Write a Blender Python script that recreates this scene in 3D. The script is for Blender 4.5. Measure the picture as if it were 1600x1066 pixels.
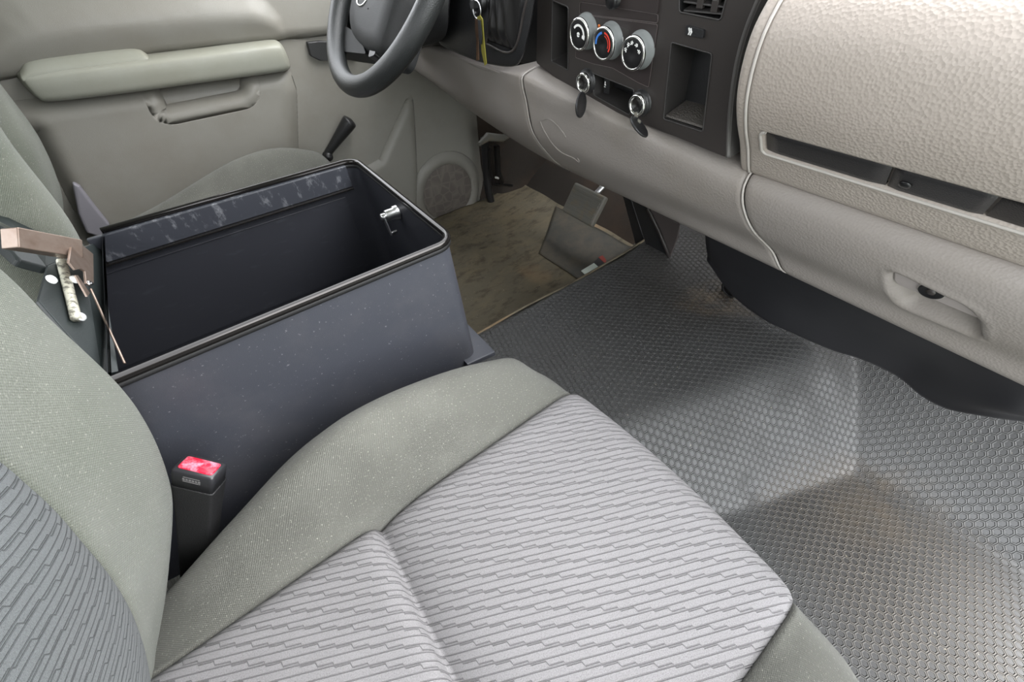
import bpy, bmesh, math, random
from mathutils import Vector, Matrix
from mathutils.geometry import tessellate_polygon

for o in list(bpy.data.objects): bpy.data.objects.remove(o)
COL = bpy.context.scene.collection
SC = bpy.context.scene

# ------------------------------------------------------------------ camera
Z0 = 0.92                         # camera height above the cabin floor; all numbers below are relative to the camera
FPX = 608.77
RX = Vector((0.79600567, 0.45616745, -0.39785203))
RY = Vector((-0.60460191, 0.56790377, -0.55851753))
RZ = Vector((-0.02883585, 0.68512522, 0.72785433))
cam_d = bpy.data.cameras.new('camera'); cam = bpy.data.objects.new('camera', cam_d); COL.objects.link(cam)
cam_d.sensor_width = 36; cam_d.lens = FPX / 1600 * 36; cam_d.clip_start = 0.01
cam.matrix_world = Matrix(((RX[0], RX[1], RX[2], 0), (RY[0], RY[1], RY[2], 0), (RZ[0], RZ[1], RZ[2], Z0), (0, 0, 0, 1)))
SC.camera = cam

# ------------------------------------------------------------------ light
SC.view_settings.view_transform = 'Standard'; SC.view_settings.look = 'None'
SC.view_settings.gamma = 1; SC.view_settings.use_curve_mapping = False
SC.view_settings.exposure = 0.95
w = bpy.data.worlds.new('sky'); SC.world = w; w.use_nodes = True
nt = w.node_tree; bg = nt.nodes['Background']
tc = nt.nodes.new('ShaderNodeTexCoord'); sp = nt.nodes.new('ShaderNodeSeparateXYZ'); cr = nt.nodes.new('ShaderNodeValToRGB')
nt.links.new(tc.outputs['Generated'], sp.inputs[0]); nt.links.new(sp.outputs['Z'], cr.inputs[0]); nt.links.new(cr.outputs[0], bg.inputs[0])
cr.color_ramp.elements[0].position = 0.0; cr.color_ramp.elements[0].color = (.28, .30, .27, 1)
cr.color_ramp.elements[1].position = 0.12; cr.color_ramp.elements[1].color = (.97, 1.0, 1.04, 1)
bg.inputs['Strength'].default_value = 3.4
sd = bpy.data.lights.new('sun', 'SUN'); so = bpy.data.objects.new('sun', sd); COL.objects.link(so)
sd.energy = 2.2; sd.angle = math.radians(45); sd.color = (1, .98, .96)
so.rotation_euler = Vector((0.55, -0.50, 0.70)).to_track_quat('Z', 'Y').to_euler()

# ------------------------------------------------------------------ helpers
def ray(px, py):
    a, b, c = px - 800, -(py - 533), -FPX
    v = Vector((a, b, c)); return Vector((RX.dot(v), RY.dot(v), RZ.dot(v)))
def at(px, py, ax, val):
    """point of the plane axis=val seen at a pixel of the photograph"""
    r = ray(px, py); i = 'xyz'.index(ax); return r * (val / r[i])
def on_plane(px, py, p0, n):
    r = ray(px, py); return r * (p0.dot(n) / r.dot(n))
def V(*a): return Vector(a)

LOC = {}
def thing(name, label, cat, loc, group=None):
    o = bpy.data.objects.new(name, None); COL.objects.link(o)
    o.empty_display_size = .05
    o.location = (loc[0], loc[1], loc[2] + Z0); o['label'] = label; o['category'] = cat; o['kind'] = 'thing'
    if group: o['group'] = group
    LOC[o.name] = Vector(loc); return o
def root_loc(p):
    while p.parent: p = p.parent
    return LOC[p.name]
def mk(name, verts, faces, mat, parent=None, uv=None, smooth=True, solid=None, bevel=None, recalc=False, sub=0, loc=None, label=None):
    me = bpy.data.meshes.new(name)
    base = root_loc(parent) if parent else (Vector(loc) if loc is not None else Vector((0, 0, 0)))
    me.from_pydata([tuple(Vector(v) - base) for v in verts], [], faces)
    if uv:
        ul = me.uv_layers.new(name='UVMap')
        for l in me.loops: ul.data[l.index].uv = uv[l.vertex_index]
    if recalc:
        bm = bmesh.new(); bm.from_mesh(me); bmesh.ops.remove_doubles(bm, verts=bm.verts, dist=1e-6)
        bmesh.ops.recalc_face_normals(bm, faces=bm.faces); bm.to_mesh(me); bm.free()
    for p in me.polygons: p.use_smooth = smooth
    me.materials.append(mat)
    o = bpy.data.objects.new(name, me); COL.objects.link(o)
    if parent: o.parent = parent
    else:
        o.location = (base[0], base[1], base[2] + Z0); LOC[o.name] = base
    if bevel:
        m = o.modifiers.new('b', 'BEVEL'); m.width = bevel; m.segments = 3; m.limit_method = 'ANGLE'; m.angle_limit = math.radians(35); m.harden_normals = False
    if solid:
        m = o.modifiers.new('s', 'SOLIDIFY'); m.thickness = solid; m.offset = -1
    if sub:
        m = o.modifiers.new('u', 'SUBSURF'); m.levels = m.render_levels = sub
    if label: o['label'] = label
    return o
def tag(o, label, cat, group=None):
    o['label'] = label; o['category'] = cat; o['kind'] = 'thing'
    if group: o['group'] = group
    return o
def struct(o): o['kind'] = 'structure'; return o

def cat(pts, n):
    """Catmull-Rom resample of a list of Vectors to n points"""
    pts = [Vector(p) for p in pts]; m = len(pts) - 1; out = []
    for k in range(n):
        t = k / (n - 1) * m; i = min(int(t), m - 1); f = t - i
        p1, p2 = pts[i], pts[i + 1]
        p0 = pts[i - 1] if i > 0 else p1 * 2 - p2
        p3 = pts[i + 2] if i + 2 <= m else p2 * 2 - p1
        out.append(.5 * ((2 * p1) + (p2 - p0) * f + (2 * p0 - 5 * p1 + 4 * p2 - p3) * f * f + (-p0 + 3 * p1 - 3 * p2 + p3) * f ** 3))
    return out
def arcs(pts, n, smooth=True):
    """resample evenly by arc length"""
    d = cat(pts, max(200, n * 4)) if smooth else [Vector(p) for p in pts]
    L = [0]
    for a, b in zip(d, d[1:]): L.append(L[-1] + (b - a).length)
    out = []; j = 0
    for k in range(n):
        s = L[-1] * k / (n - 1)
        while j < len(L) - 2 and L[j + 1] < s: j += 1
        f = (s - L[j]) / max(1e-9, L[j + 1] - L[j]); out.append(d[j].lerp(d[j + 1], min(1, f)))
    return out
def gridfaces(nu, nv, cu=False, cv=False):
    f = []
    for i in range(nu if cu else nu - 1):
        for j in range(nv if cv else nv - 1):
            a = i * nv + j; b = i * nv + (j + 1) % nv; c = ((i + 1) % nu) * nv + (j + 1) % nv; d = ((i + 1) % nu) * nv + j
            f.append((a, b, c, d))
    return f
def loft(secs, nu, nv, flip=False):
    rows = [cat(s, nv) for s in secs]
    cols = [cat([r[j] for r in rows], nu) for j in range(nv)]
    verts = [cols[j][i] for i in range(nu) for j in range(nv)]
    uv = []
    U = [0] * nv
    for i in range(nu):
        s = 0
        for j in range(nv):
            if j: s += (verts[i * nv + j] - verts[i * nv + j - 1]).length
            if i: U[j] += (verts[i * nv + j] - verts[(i - 1) * nv + j]).length
            uv.append((U[j], s))
    fc = gridfaces(nu, nv)
    if flip: fc = [tuple(reversed(x)) for x in fc]
    return verts, fc, uv
def frame_of(axis):
    n = Vector(axis).normalized(); a = Vector((0, 0, 1)) if abs(n.z) < .9 else Vector((1, 0, 0))
    u = a.cross(n).normalized(); v = n.cross(u); return u, v, n
def lathe(profile, o, axis, n=40, squash=1.0, caps=True):
    """profile: list of (radius, height along axis)"""
    uu, vv, nn = frame_of(axis); o = Vector(o); vs = []
    for r, h in profile:
        for k in range(n):
            a = 2 * math.pi * k / n; vs.append(o + nn * h + (uu * math.cos(a) + vv * math.sin(a) * squash) * r)
    fs = gridfaces(len(profile), n, cv=True)
    if caps and profile[0][0] > .0005: fs.append(tuple(range(n)))
    if caps and profile[-1][0] > .0005: fs.append(tuple((len(profile) - 1) * n + k for k in range(n)))
    return vs, fs
def tube(pts, r, n=12, closed=False, sm=0, cap=True):
    pts = [Vector(p) for p in pts]
    if sm: pts = cat(pts, sm)
    m = len(pts); vs = []; ref = None
    for i, p in enumerate(pts):
        a = pts[(i - 1) % m] if (closed or i) else p; b = pts[(i + 1) % m] if (closed or i < m - 1) else p
        t = (b - a).normalized()
        if ref is None: ref = frame_of(t)[0]
        ref = (ref - t * ref.dot(t)).normalized(); bi = t.cross(ref)
        rr = r[i] if isinstance(r, (list, tuple)) else r
        for k in range(n):
            q = 2 * math.pi * k / n; vs.append(p + (ref * math.cos(q) + bi * math.sin(q)) * rr)
    fs = gridfaces(m, n, cu=closed, cv=True)
    if not closed and cap: fs += [tuple(range(n)), tuple((m - 1) * n + k for k in range(n))]
    return vs, fs
def box(o, u, v, w_, du, dv, dw):
    """box centred at o with half sizes du dv dw along u v w"""
    o = Vector(o); vs = [o + u * a * du + v * b * dv + w_ * c * dw for a in (-1, 1) for b in (-1, 1) for c in (-1, 1)]
    return vs, [(0, 1, 3, 2), (4, 6, 7, 5), (0, 4, 5, 1), (2, 3, 7, 6), (0, 2, 6, 4), (1, 5, 7, 3)]
def prism(loop, off):
    n = len(loop); off = Vector(off); vs = [Vector(p) for p in loop] + [Vector(p) + off for p in loop]
    tr = tessellate_polygon([[Vector(p) for p in loop]])
    fs = [tuple(t) for t in tr] + [tuple(i + n for i in reversed(t)) for t in tr] + [(i, (i + 1) % n, (i + 1) % n + n, i + n) for i in range(n)]
    return vs, fs
def merge(*parts):
    V_, F_ = [], []
    for vs, fs in parts:
        k = len(V_); V_ += list(vs); F_ += [tuple(i + k for i in f) for f in fs]
    return V_, F_
def rpoly(pts, r, n=5):
    """round the corners of a closed 2D polygon"""
    out = []; m = len(pts); P = [Vector((p[0], p[1])) for p in pts]
    for i in range(m):
        a, b, c = P[i - 1], P[i], P[(i + 1) % m]; d1 = (a - b); d2 = (c - b)
        rr = min(r, d1.length * .45, d2.length * .45); p = b + d1.normalized() * rr; q = b + d2.normalized() * rr
        for k in range(n + 1):
            t = k / n; out.append(p * (1 - t) ** 2 + b * 2 * t * (1 - t) + q * t * t)
    return out
def sdpoly(x, y, P):
    """signed distance to polygon, negative inside"""
    d = 1e9; s = 1; n = len(P); j = n - 1
    for i in range(n):
        ex, ey = P[j][0] - P[i][0], P[j][1] - P[i][1]; wx, wy = x - P[i][0], y - P[i][1]
        t = max(0, min(1, (wx * ex + wy * ey) / (ex * ex + ey * ey + 1e-12)))
        bx, by = wx - ex * t, wy - ey * t; d = min(d, bx * bx + by * by)
        c1, c2, c3 = y >= P[i][1], y < P[j][1], ex * wy > ey * wx
        if (c1 and c2 and c3) or (not c1 and not c2 and not c3): s = -s
        j = i
    return s * math.sqrt(d)
def sst(a, b, x):
    t = max(0, min(1, (x - a) / (b - a))); return t * t * (3 - 2 * t)
def gauss(x, s): return math.exp(-(x / s) ** 2)

# ------------------------------------------------------------------ materials
def lin(c): return tuple(((v / 255) / 12.92 if v / 255 <= .04045 else ((v / 255 + .055) / 1.055) ** 2.4) for v in c) + (1,)
class M:
    def __init__(s, name, col, rough=.5, metal=0., spec=.5):
        s.m = bpy.data.materials.new(name); s.m.use_nodes = True; s.t = s.m.node_tree
        s.b = s.t.nodes['Principled BSDF']; s.col = lin(col)
        s.b.inputs['Base Color'].default_value = s.col; s.b.inputs['Roughness'].default_value = rough
        s.b.inputs['Metallic'].default_value = metal; s.b.inputs['Specular IOR Level'].default_value = spec
        s.nrm = None; s.csock = None
    def N(s, t, **k):
        n = s.t.nodes.new('ShaderNode' + t)
        for a, v in k.items(): setattr(n, a, v)
        return n
    def L(s, a, b): s.t.links.new(a, b)
    def coord(s, uv=False):
        n = s.N('TexCoord'); return n.outputs['UV' if uv else 'Object']
    def math(s, op, a, b=None, c=None):
        n = s.N('Math', operation=op)
        for i, x in enumerate((a, b, c)):
            if x is None: continue
            if isinstance(x, (int, float)): n.inputs[i].default_value = x
            else: s.L(x, n.inputs[i])
        return n.outputs[0]
    def noise(s, scale, detail=2, uv=False, rough=.5, vec=None, sc3=None):
        n = s.N('TexNoise'); n.inputs['Scale'].default_value = scale; n.inputs['Detail'].default_value = detail; n.inputs['Roughness'].default_value = rough
        v = vec or s.coord(uv)
        if sc3:
            mp = s.N('Mapping'); s.L(v, mp.inputs[0]); mp.inputs['Scale'].default_value = sc3; v = mp.outputs[0]
        s.L(v, n.inputs['Vector']); return n.outputs['Fac']
    def voro(s, scale, feat='F1', uv=False, rnd=1.0):
        n = s.N('TexVoronoi', feature=feat); n.inputs['Randomness'].default_value = rnd; n.inputs['Scale'].default_value = scale; s.L(s.coord(uv), n.inputs['Vector']); return n.outputs['Distance']
    def ramp(s, f, stops):
        n = s.N('ValToRGB'); s.L(f, n.inputs[0]); e = n.color_ramp.elements
        while len(e) < len(stops): e.new(.5)
        for el, (p, c) in zip(e, stops):
            el.position = p; el.color = (c, c, c, 1) if isinstance(c, (int, float)) else c
        return n.outputs[0]
    def mix(s, fac, col, a=None):
        """mix colour col (srgb255 or socket) over the current colour by fac"""
        n = s.N('Mix', data_type='RGBA'); s.L(fac, n.inputs[0]) if not isinstance(fac, (int, float)) else setattr(n.inputs[0], 'default_value', fac)
        if s.csock: s.L(s.csock, n.inputs[6])
        else: n.inputs[6].default_value = s.col
        if isinstance(col, tuple): n.inputs[7].default_value = lin(col)
        else: s.L(col, n.inputs[7])
        s.csock = n.outputs[2]; s.L(s.csock, s.b.inputs['Base Color']); return s
    def bump(s, h, strength, dist=.001):
        n = s.N('Bump'); n.inputs['Strength'].default_value = strength; n.inputs['Distance'].default_value = dist; s.L(h, n.inputs['Height'])
        if s.nrm: s.L(s.nrm, n.inputs['Normal'])
        s.nrm = n.outputs[0]; s.L(s.nrm, s.b.inputs['Normal']); return s
    def rough(s, sock): s.L(sock, s.b.inputs['Roughness']); return s

def leather(name, col, rough=.5, scale=330, st=.35, dirt=None, spec=.5, dcol=(120, 110, 95)):
    m = M(name, col, rough, spec=spec)
    v = m.voro(scale); m.bump(v, st, .0010)
    if dirt: m.mix(m.math('MULTIPLY', m.ramp(m.noise(6, 5), [(.45, 0.), (.75, 1.)]), dirt), dcol)
    return m.m
MAT = {}
MAT['dash_light'] = leather('dash_light_vinyl', (166, 157, 149), .5, 320, .6, .18, .45)
MAT['dash_mid'] = leather('dash_grey_vinyl', (138, 132, 127), .48, 330, .3, .3, .45)
MAT['bead'] = M('pale_bead', (176, 171, 165), .4).m
MAT['black_plastic'] = leather('black_satin_plastic', (44, 43, 43), .38, 900, .12, None)
MAT['strip_black'] = leather('black_trim_plastic', (40, 39, 40), .33, 700, .25, None)
MAT['dark_gloss'] = M('dark_gloss', (22, 22, 23), .3).m
MAT['dial'] = M('dial_black', (18, 18, 19), .55, spec=.3).m
MAT['outline'] = M('panel_edge_highlight', (82, 74, 72), .35).m
MAT['deep_black'] = M('deep_black', (12, 12, 13), .6).m
MAT['stack_face'] = M('stack_face_plastic', (52, 48, 46), .38).m
MAT['stack_panel'] = M('stack_panel_plastic', (48, 42, 41), .35).m
MAT['pocket'] = leather('pocket_plastic', (52, 50, 49), .5, 500, .2, None)
MAT['chrome'] = M('chrome', (225, 225, 222), .12, 1).m
MAT['knob_ring'] = M('knob_silver_rubber', (120, 124, 123), .42).m
MAT['white_mark'] = M('white_marking', (235, 235, 232), .5).m
MAT['red_mark'] = M('red_marking', (215, 60, 45), .5).m
MAT['blue_mark'] = M('blue_marking', (60, 120, 200), .5).m
MAT['orange_mark'] = M('orange_marking', (220, 120, 50), .5).m
MAT['steel'] = M('zinc_steel', (200, 200, 200), .28, 1).m
m = M('copper_steel', (150, 134, 123), .42, .7); m.mix(m.ramp(m.noise(90, 4), [(.4, 0.), (.8, .5)]), (110, 85, 70)); MAT['copper'] = m.m
m = M('hinge_knuckle', (215, 213, 196), .45, .3); m.mix(m.ramp(m.noise(160, 4), [(.5, 0.), (.62, .8)]), (80, 76, 66)); MAT['knuckle'] = m.m
MAT['white_rivet'] = M('white_rivet', (225, 228, 226), .35).m
m = M('box_coating', (60, 62, 69), .46, 0, .5)
m.bump(m.noise(700, 3), .25, .0006).mix(m.math('MULTIPLY', m.ramp(m.noise(9, 6, rough=.65), [(.45, 0.), (.8, 1.)]), .35), (92, 90, 92))
m.mix(m.ramp(m.noise(260, 2), [(.70, 0.), (.76, .5)]), (140, 140, 145)); MAT['box'] = m.m
m = M('box_inside', (40, 41, 46), .4); m.bump(m.noise(500, 2), .15, .0005)
m.mix(m.ramp(m.noise(30, 6, sc3=(1, 1, 2.5)), [(.62, 0.), (.8, .35)]), (70, 72, 78)); MAT['box_in'] = m.m
m = M('box_scuffed_band', (46, 48, 54), .4)
m.mix(m.ramp(m.noise(60, 7, rough=.7, sc3=(1, 1, .5)), [(.54, 0.), (.70, .6)]), (130, 132, 136)); MAT['box_band'] = m.m
MAT['rim'] = M('box_rim_satin_black', (38, 36, 35), .14, .6).m
m = M('lid_coating', (34, 40, 40), .5); m.bump(m.noise(500, 3), .3, .0006); MAT['lid'] = m.m

def fabric_bolster(name, col, k=1.0):
    m = M(name, col, .95, spec=.15)
    uv = m.coord(True); sx = m.N('SeparateXYZ'); m.L(uv, sx.inputs[0])
    a = m.math('SINE', m.math('MULTIPLY', sx.outputs[0], 2 * math.pi / .0026)); b = m.math('SINE', m.math('MULTIPLY', sx.outputs[1], 2 * math.pi / .0026))
    h = m.math('MULTIPLY', a, b); hh = m.math('ADD', m.math('MULTIPLY', h, .5), m.math('MULTIPLY', m.noise(900, 1, True), .8))
    m.bump(hh, .55, .0012)
    m.mix(m.ramp(m.math('MULTIPLY_ADD', h, .3, .35), [(.1, 0.), (1, .8)]), tuple(int(c * .5) for c in col))
    m.mix(m.ramp(m.noise(420, 2, True), [(.62, 0.), (.75, .5)]), (185, 185, 172))
    m.mix(m.math('MULTIPLY', m.ramp(m.noise(7, 4), [(.45, 0.), (.8, 1.)]), .35), (146, 146, 138))
    m.b.inputs['Sheen Weight'].default_value = .15 * k; m.b.inputs['Sheen Roughness'].default_value = .45
    return m.m
MAT['bolster'] = fabric_bolster('seat_bolster_cloth', (105, 105, 99))
MAT['bolster_back'] = fabric_bolster('seat_back_bolster_cloth', (112, 116, 105))
def fabric_insert(name, col, line, ang=-.663, amt=.75, P=.0176, T=.0150):
    """cloth with engraved rows of small teeth joined by long slanting lines"""
    m = M(name, col, .9, spec=.2)
    uv = m.coord(True); sx = m.N('SeparateXYZ'); m.L(uv, sx.inputs[0]); u, v = sx.outputs[0], sx.outputs[1]
    ca, sa = math.cos(ang), math.sin(ang)
    r = m.math('DIVIDE', m.math('ADD', m.math('MULTIPLY', u, ca), m.math('MULTIPLY', v, sa)), P)
    t = m.math('DIVIDE', m.math('SUBTRACT', m.math('MULTIPLY', v, ca), m.math('MULTIPLY', u, sa)), T)
    r = m.math('ADD', r, m.math('MULTIPLY', t, .2))
    ph = m.math('FRACT', r)
    saw = m.math('MINIMUM', m.math('DIVIDE', ph, .84), m.math('DIVIDE', m.math('SUBTRACT', 1.0, ph), .16))
    tf = m.math('SUBTRACT', m.math('FRACT', m.math('ADD', t, .5)), .5)
    d1 = m.math('ABSOLUTE', m.math('SUBTRACT', tf, m.math('MULTIPLY_ADD', saw, .22, -.11)))
    dg = m.math('FRACT', m.math('DIVIDE', m.math('SUBTRACT', t, m.math('MULTIPLY', r, .25)), .5))
    d2 = m.math('MULTIPLY', m.math('ABSOLUTE', m.math('SUBTRACT', dg, .5)), .5)
    d = m.math('MINIMUM', d1, d2)
    ln = m.ramp(d, [(0.0, 1.), (.022, .9), (.046, 0.)])
    hgt = m.math('SUBTRACT', m.math('MULTIPLY', m.noise(1500, 1, True), .3), ln)
    m.bump(hgt, 1.0, .0018)
    m.mix(m.math('MULTIPLY', ln, amt), line)
    m.mix(m.ramp(m.noise(900, 2, True), [(.3, .6), (.6, 0.)]), tuple(int(c * .72) for c in col))
    m.mix(m.math('MULTIPLY', m.ramp(m.noise(5, 4), [(.45, 0.), (.8, 1.)]), .3), tuple(min(255, int(c * 1.2)) for c in col))
    m.b.inputs['Sheen Weight'].default_value = .1
    return m.m
MAT['insert'] = fabric_insert('seat_insert_cloth', (139, 137, 138), (98, 96, 99), -.663, .5)
MAT['insert_back'] = fabric_insert('seat_back_insert_cloth', (100, 104, 105), (66, 69, 71), .9, .5, .020, .011)

# floor vinyl with hexagon cells
def hexvinyl():
    m = M('hex_vinyl_floor', (66, 66, 66), .40, spec=.5)
    c = m.coord(); sx = m.N('SeparateXYZ'); m.L(c, sx.inputs[0]); s = .0148; r3 = math.sqrt(3)
    # axes: rows run about along the seat front
    an = .25
    x = m.math('DIVIDE', m.math('ADD', m.math('MULTIPLY', sx.outputs[0], math.cos(an)), m.math('MULTIPLY', sx.outputs[1], math.sin(an))), s)
    y = m.math('DIVIDE', m.math('SUBTRACT', m.math('MULTIPLY', sx.outputs[1], math.cos(an)), m.math('MULTIPLY', sx.outputs[0], math.sin(an))), s)
    def cell(ox, oy):
        fx = m.math('SUBTRACT', m.math('FRACT', m.math('ADD', x, ox)), .5)
        fy = m.math('MULTIPLY', m.math('SUBTRACT', m.math('FRACT', m.math('ADD', m.math('DIVIDE', y, r3), oy)), .5), r3)
        ax, ay = m.math('ABSOLUTE', fx), m.math('ABSOLUTE', fy)
        return m.math('MAXIMUM', ax, m.math('ADD', m.math('MULTIPLY', ax, .5), m.math('MULTIPLY', ay, r3 / 2)))
    d = m.math('MINIMUM', cell(0, 0), cell(.5, .5))        # 0 at centre .. .5 at border
    ring = m.ramp(d, [(.30, .0), (.37, 1.), (.44, 1.), (.5, .0)])
    m.bump(ring, 1.0, .0024)
    m.mix(m.math('MULTIPLY', ring, .5), (98, 98, 96))  # lighter rings: highlights on the cell rims painted into the colour
    y_, x_ = sx.outputs[1], sx.outputs[0]
    nz = m.noise(4.5, 6, rough=.6); nf = m.noise(40, 4)
    def blob(cx, cy, rx, ry, an=0):
        a = m.math('SUBTRACT', x_, cx); b = m.math('SUBTRACT', y_, cy)
        ca, sa = math.cos(an), math.sin(an)
        p = m.math('DIVIDE', m.math('ADD', m.math('MULTIPLY', a, ca), m.math('MULTIPLY', b, sa)), rx)
        q = m.math('DIVIDE', m.math('SUBTRACT', m.math('MULTIPLY', b, ca), m.math('MULTIPLY', a, sa)), ry)
        dd = m.math('ADD', m.math('POWER', p, 2.0), m.math('POWER', q, 2.0))
        return m.math('SUBTRACT', 1.25, m.math('ADD', dd, m.math('MULTIPLY', nz, .9)))
    def clamp(v, k=1.0):
        n = m.N('Math', operation='MULTIPLY', use_clamp=True); m.L(v, n.inputs[0]); n.inputs[1].default_value = k; return n.outputs[0]
    sole = clamp(blob(.69, -.32, .25, .36), 1.6)           # worn flat of the footwell, dark with dust in the cells
    m.mix(m.math('MULTIPLY', m.math('MULTIPLY', sole, m.ramp(nf, [(.3, .8), (.6, 1.)])), .85), (54, 52, 50))
    m.mix(m.math('MULTIPLY', m.math('MULTIPLY', sole, ring), .55), (128, 120, 110))
    m.mix(m.math('MULTIPLY', m.math('MULTIPLY', clamp(blob(.80, -.20, .18, .12, -.5), 1.2), m.ramp(m.noise(14, 6, rough=.7), [(.42, 0.), (.62, 1.)])), .55), (96, 84, 68))
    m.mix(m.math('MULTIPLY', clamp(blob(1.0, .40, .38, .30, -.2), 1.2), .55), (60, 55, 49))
    m.mix(m.math('MULTIPLY', m.math('MULTIPLY', clamp(blob(1.0, .26, .26, .10, -.6), 1.6), m.ramp(m.noise(11, 6, rough=.7), [(.4, 0.), (.62, 1.)])), .7), (112, 98, 80))
    m.mix(m.ramp(m.noise(3.2, 5, rough=.65), [(.5, 0.), (.75, .35)]), (60, 58, 56))
    m.mix(m.ramp(m.noise(150, 2), [(.74, 0.), (.78, .6)]), (190, 180, 160))
    m.rough(m.math('MULTIPLY_ADD', nz, .35, .25))
    return m.m
MAT['hex'] = hexvinyl()
m = M('muddy_mat', (104, 97, 82), .7, spec=.25)
m.mix(m.ramp(m.noise(7, 7, rough=.65, sc3=(1, 1.8, 1)), [(.42, 0.), (.72, .85)]), (122, 110, 88))
m.mix(m.ramp(m.noise(16, 6, rough=.7, sc3=(1, 2.2, 1)), [(.5, 0.), (.66, .6)]), (56, 52, 44))
m.mix(m.ramp(m.noise(4, 3), [(.6, 0.), (.75, .6)]), (160, 132, 100))
m.mix(m.ramp(m.noise(120, 2), [(.72, 0.), (.78, .7)]), (170, 160, 140)); m.bump(m.noise(60, 5), .6, .003); MAT['mud'] = m.m
m = M('heel_rubber', (58, 56, 49), .6); m.mix(m.ramp(m.noise(9, 6, rough=.7), [(.45, 0.), (.7, .6)]), (92, 82, 66)); m.bump(m.noise(200, 2), .3, .001); MAT['heel'] = m.m
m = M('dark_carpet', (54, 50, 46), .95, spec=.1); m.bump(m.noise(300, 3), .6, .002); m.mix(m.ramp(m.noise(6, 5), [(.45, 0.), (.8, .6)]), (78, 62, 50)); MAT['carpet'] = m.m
def doorplastic(name, col, dirt=.3, dcol=(96, 86, 72)):
    m = M(name, col, .45, spec=.4); m.bump(m.voro(600), .2, .0006)
    m.mix(m.math('MULTIPLY', m.ramp(m.noise(5, 6, rough=.65), [(.45, 0.), (.75, 1.)]), dirt), dcol)
    return m.m
MAT['door'] = doorplastic('door_plastic', (124, 122, 115))
MAT['door_low'] = doorplastic('door_lower_plastic', (110, 108, 99), .4)
MAT['door_up_lit'] = doorplastic('door_upper_vinyl_lit', (178, 181, 164), .15)  # paler than the armrest: windshield light is put into this colour
MAT['armrest'] = doorplastic('armrest_vinyl', (136, 137, 127), .3, (112, 106, 86))
m = M('speaker_mesh', (92, 86, 80), .7)
vd = m.voro(26, 'DISTANCE_TO_EDGE', False, .45); m.mix(m.ramp(vd, [(.0, .6), (.09, 0.)]), (116, 110, 102)); m.bump(m.voro(900), .5, .001); MAT['speaker'] = m.m
m = leather('wheel_leather', (32, 34, 34), .42, 700, .35, None); MAT['wheel'] = m
MAT['wheel_hub'] = leather('wheel_hub_plastic', (28, 29, 29), .62, 800, .2, None, .3)
MAT['black_soft'] = leather('black_soft_plastic', (34, 34, 35), .35, 600, .25, None)
MAT['boot'] = M('black_boot_vinyl', (28, 27, 27), .28).m
MAT['brass'] = M('key_brass', (168, 160, 74), .35, .8).m
MAT['key_steel'] = M('key_steel', (150, 120, 100), .3, 1).m
m = M('pedal_rubber', (104, 102, 94), .6); m.mix(m.ramp(m.noise(25, 5), [(.5, 0.), (.7, .6)]), (118, 104, 80)); MAT['pedal'] = m.m
MAT['buckle_red'] = None
m = M('buckle_red', (206, 30, 58), .32); m.mix(m.ramp(m.noise(70, 6, rough=.7), [(.46, 0.), (.62, .75)]), (232, 170, 190)); MAT['buckle_red'] = m.m
MAT['buckle'] = M('buckle_black', (44, 44, 47), .36).m
MAT['sleeve'] = leather('buckle_sleeve', (34, 34, 35), .5, 800, .3, None)
MAT['roof'] = M('headliner', (150, 148, 142), .95).m
MAT['lavender'] = M('seat_side_shield', (120, 118, 124), .6).m
MAT['pale_tag'] = M('pale_tag', (205, 215, 205), .5).m
MAT['red_tag'] = M('red_tag', (128, 44, 32), .6).m
MAT['crumb'] = M('dry_crumb', (205, 185, 150), .8).m

# ================================================================== cabin shell
def smax(a, b, k=.02):
    h = max(k - abs(a - b), 0) / k; return max(a, b) + h * h * k * .25
def floor_z(X, Y):
    yr = .225 + (X - .414) * (-.291); yc = -.016 + (X - .542) * (-.405)
    side = -.72 - .18 * (yr - Y) / max(.12, (yr - yc))
    top = -.72 + .03 * sst(.85, 1.15, X)
    hump = -smax(-side, -top, .018)
    if Y > .60: hump = top - .17 * sst(.60, .76, Y)
    fl = -.90 if Y < .4 else -.89
    xt = .868 + (-.148 - Y) * .134 if Y < .4 else 1.08
    toe = fl + .85 * (X - xt)
    toe = -smax(-toe, .45, .05)
    z = smax(smax(fl, hump, .016), toe, .016)
    # worn dents and swells of the vinyl
    z += .010 * gauss(X - .62, .08) * gauss(Y - .03, .07) + .016 * gauss(X - .80, .07) * gauss(Y - .02, .06) - .012 * gauss(X - .72, .05) * gauss(Y - .01, .05)
    z -= .014 * gauss(X - .615, .022) * gauss(Y + .012, .018)
    z += .012 * gauss(X - .93, .05) * gauss(Y - .02, .05)
    return z
nx, ny = 170, 260
vs = []
for i in range(nx):
    for j in range(ny):
        X = -.95 + (1.45 + .95) * (i / (nx - 1)) if False else (-.95 + .9 * i / 20 if i <= 20 else -.05 + 1.5 * (i - 20) / (nx - 21))
        Y = -.75 + 2.35 * j / (ny - 1); vs.append((X, Y, floor_z(X, Y) if X > .1 else -.90 + (.18 * sst(.16, .2, Y) if .1 < Y < .7 else 0)))
fl = struct(mk('floor', vs, gridfaces(nx, ny), MAT['hex'], uv=None, solid=.01))

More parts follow.
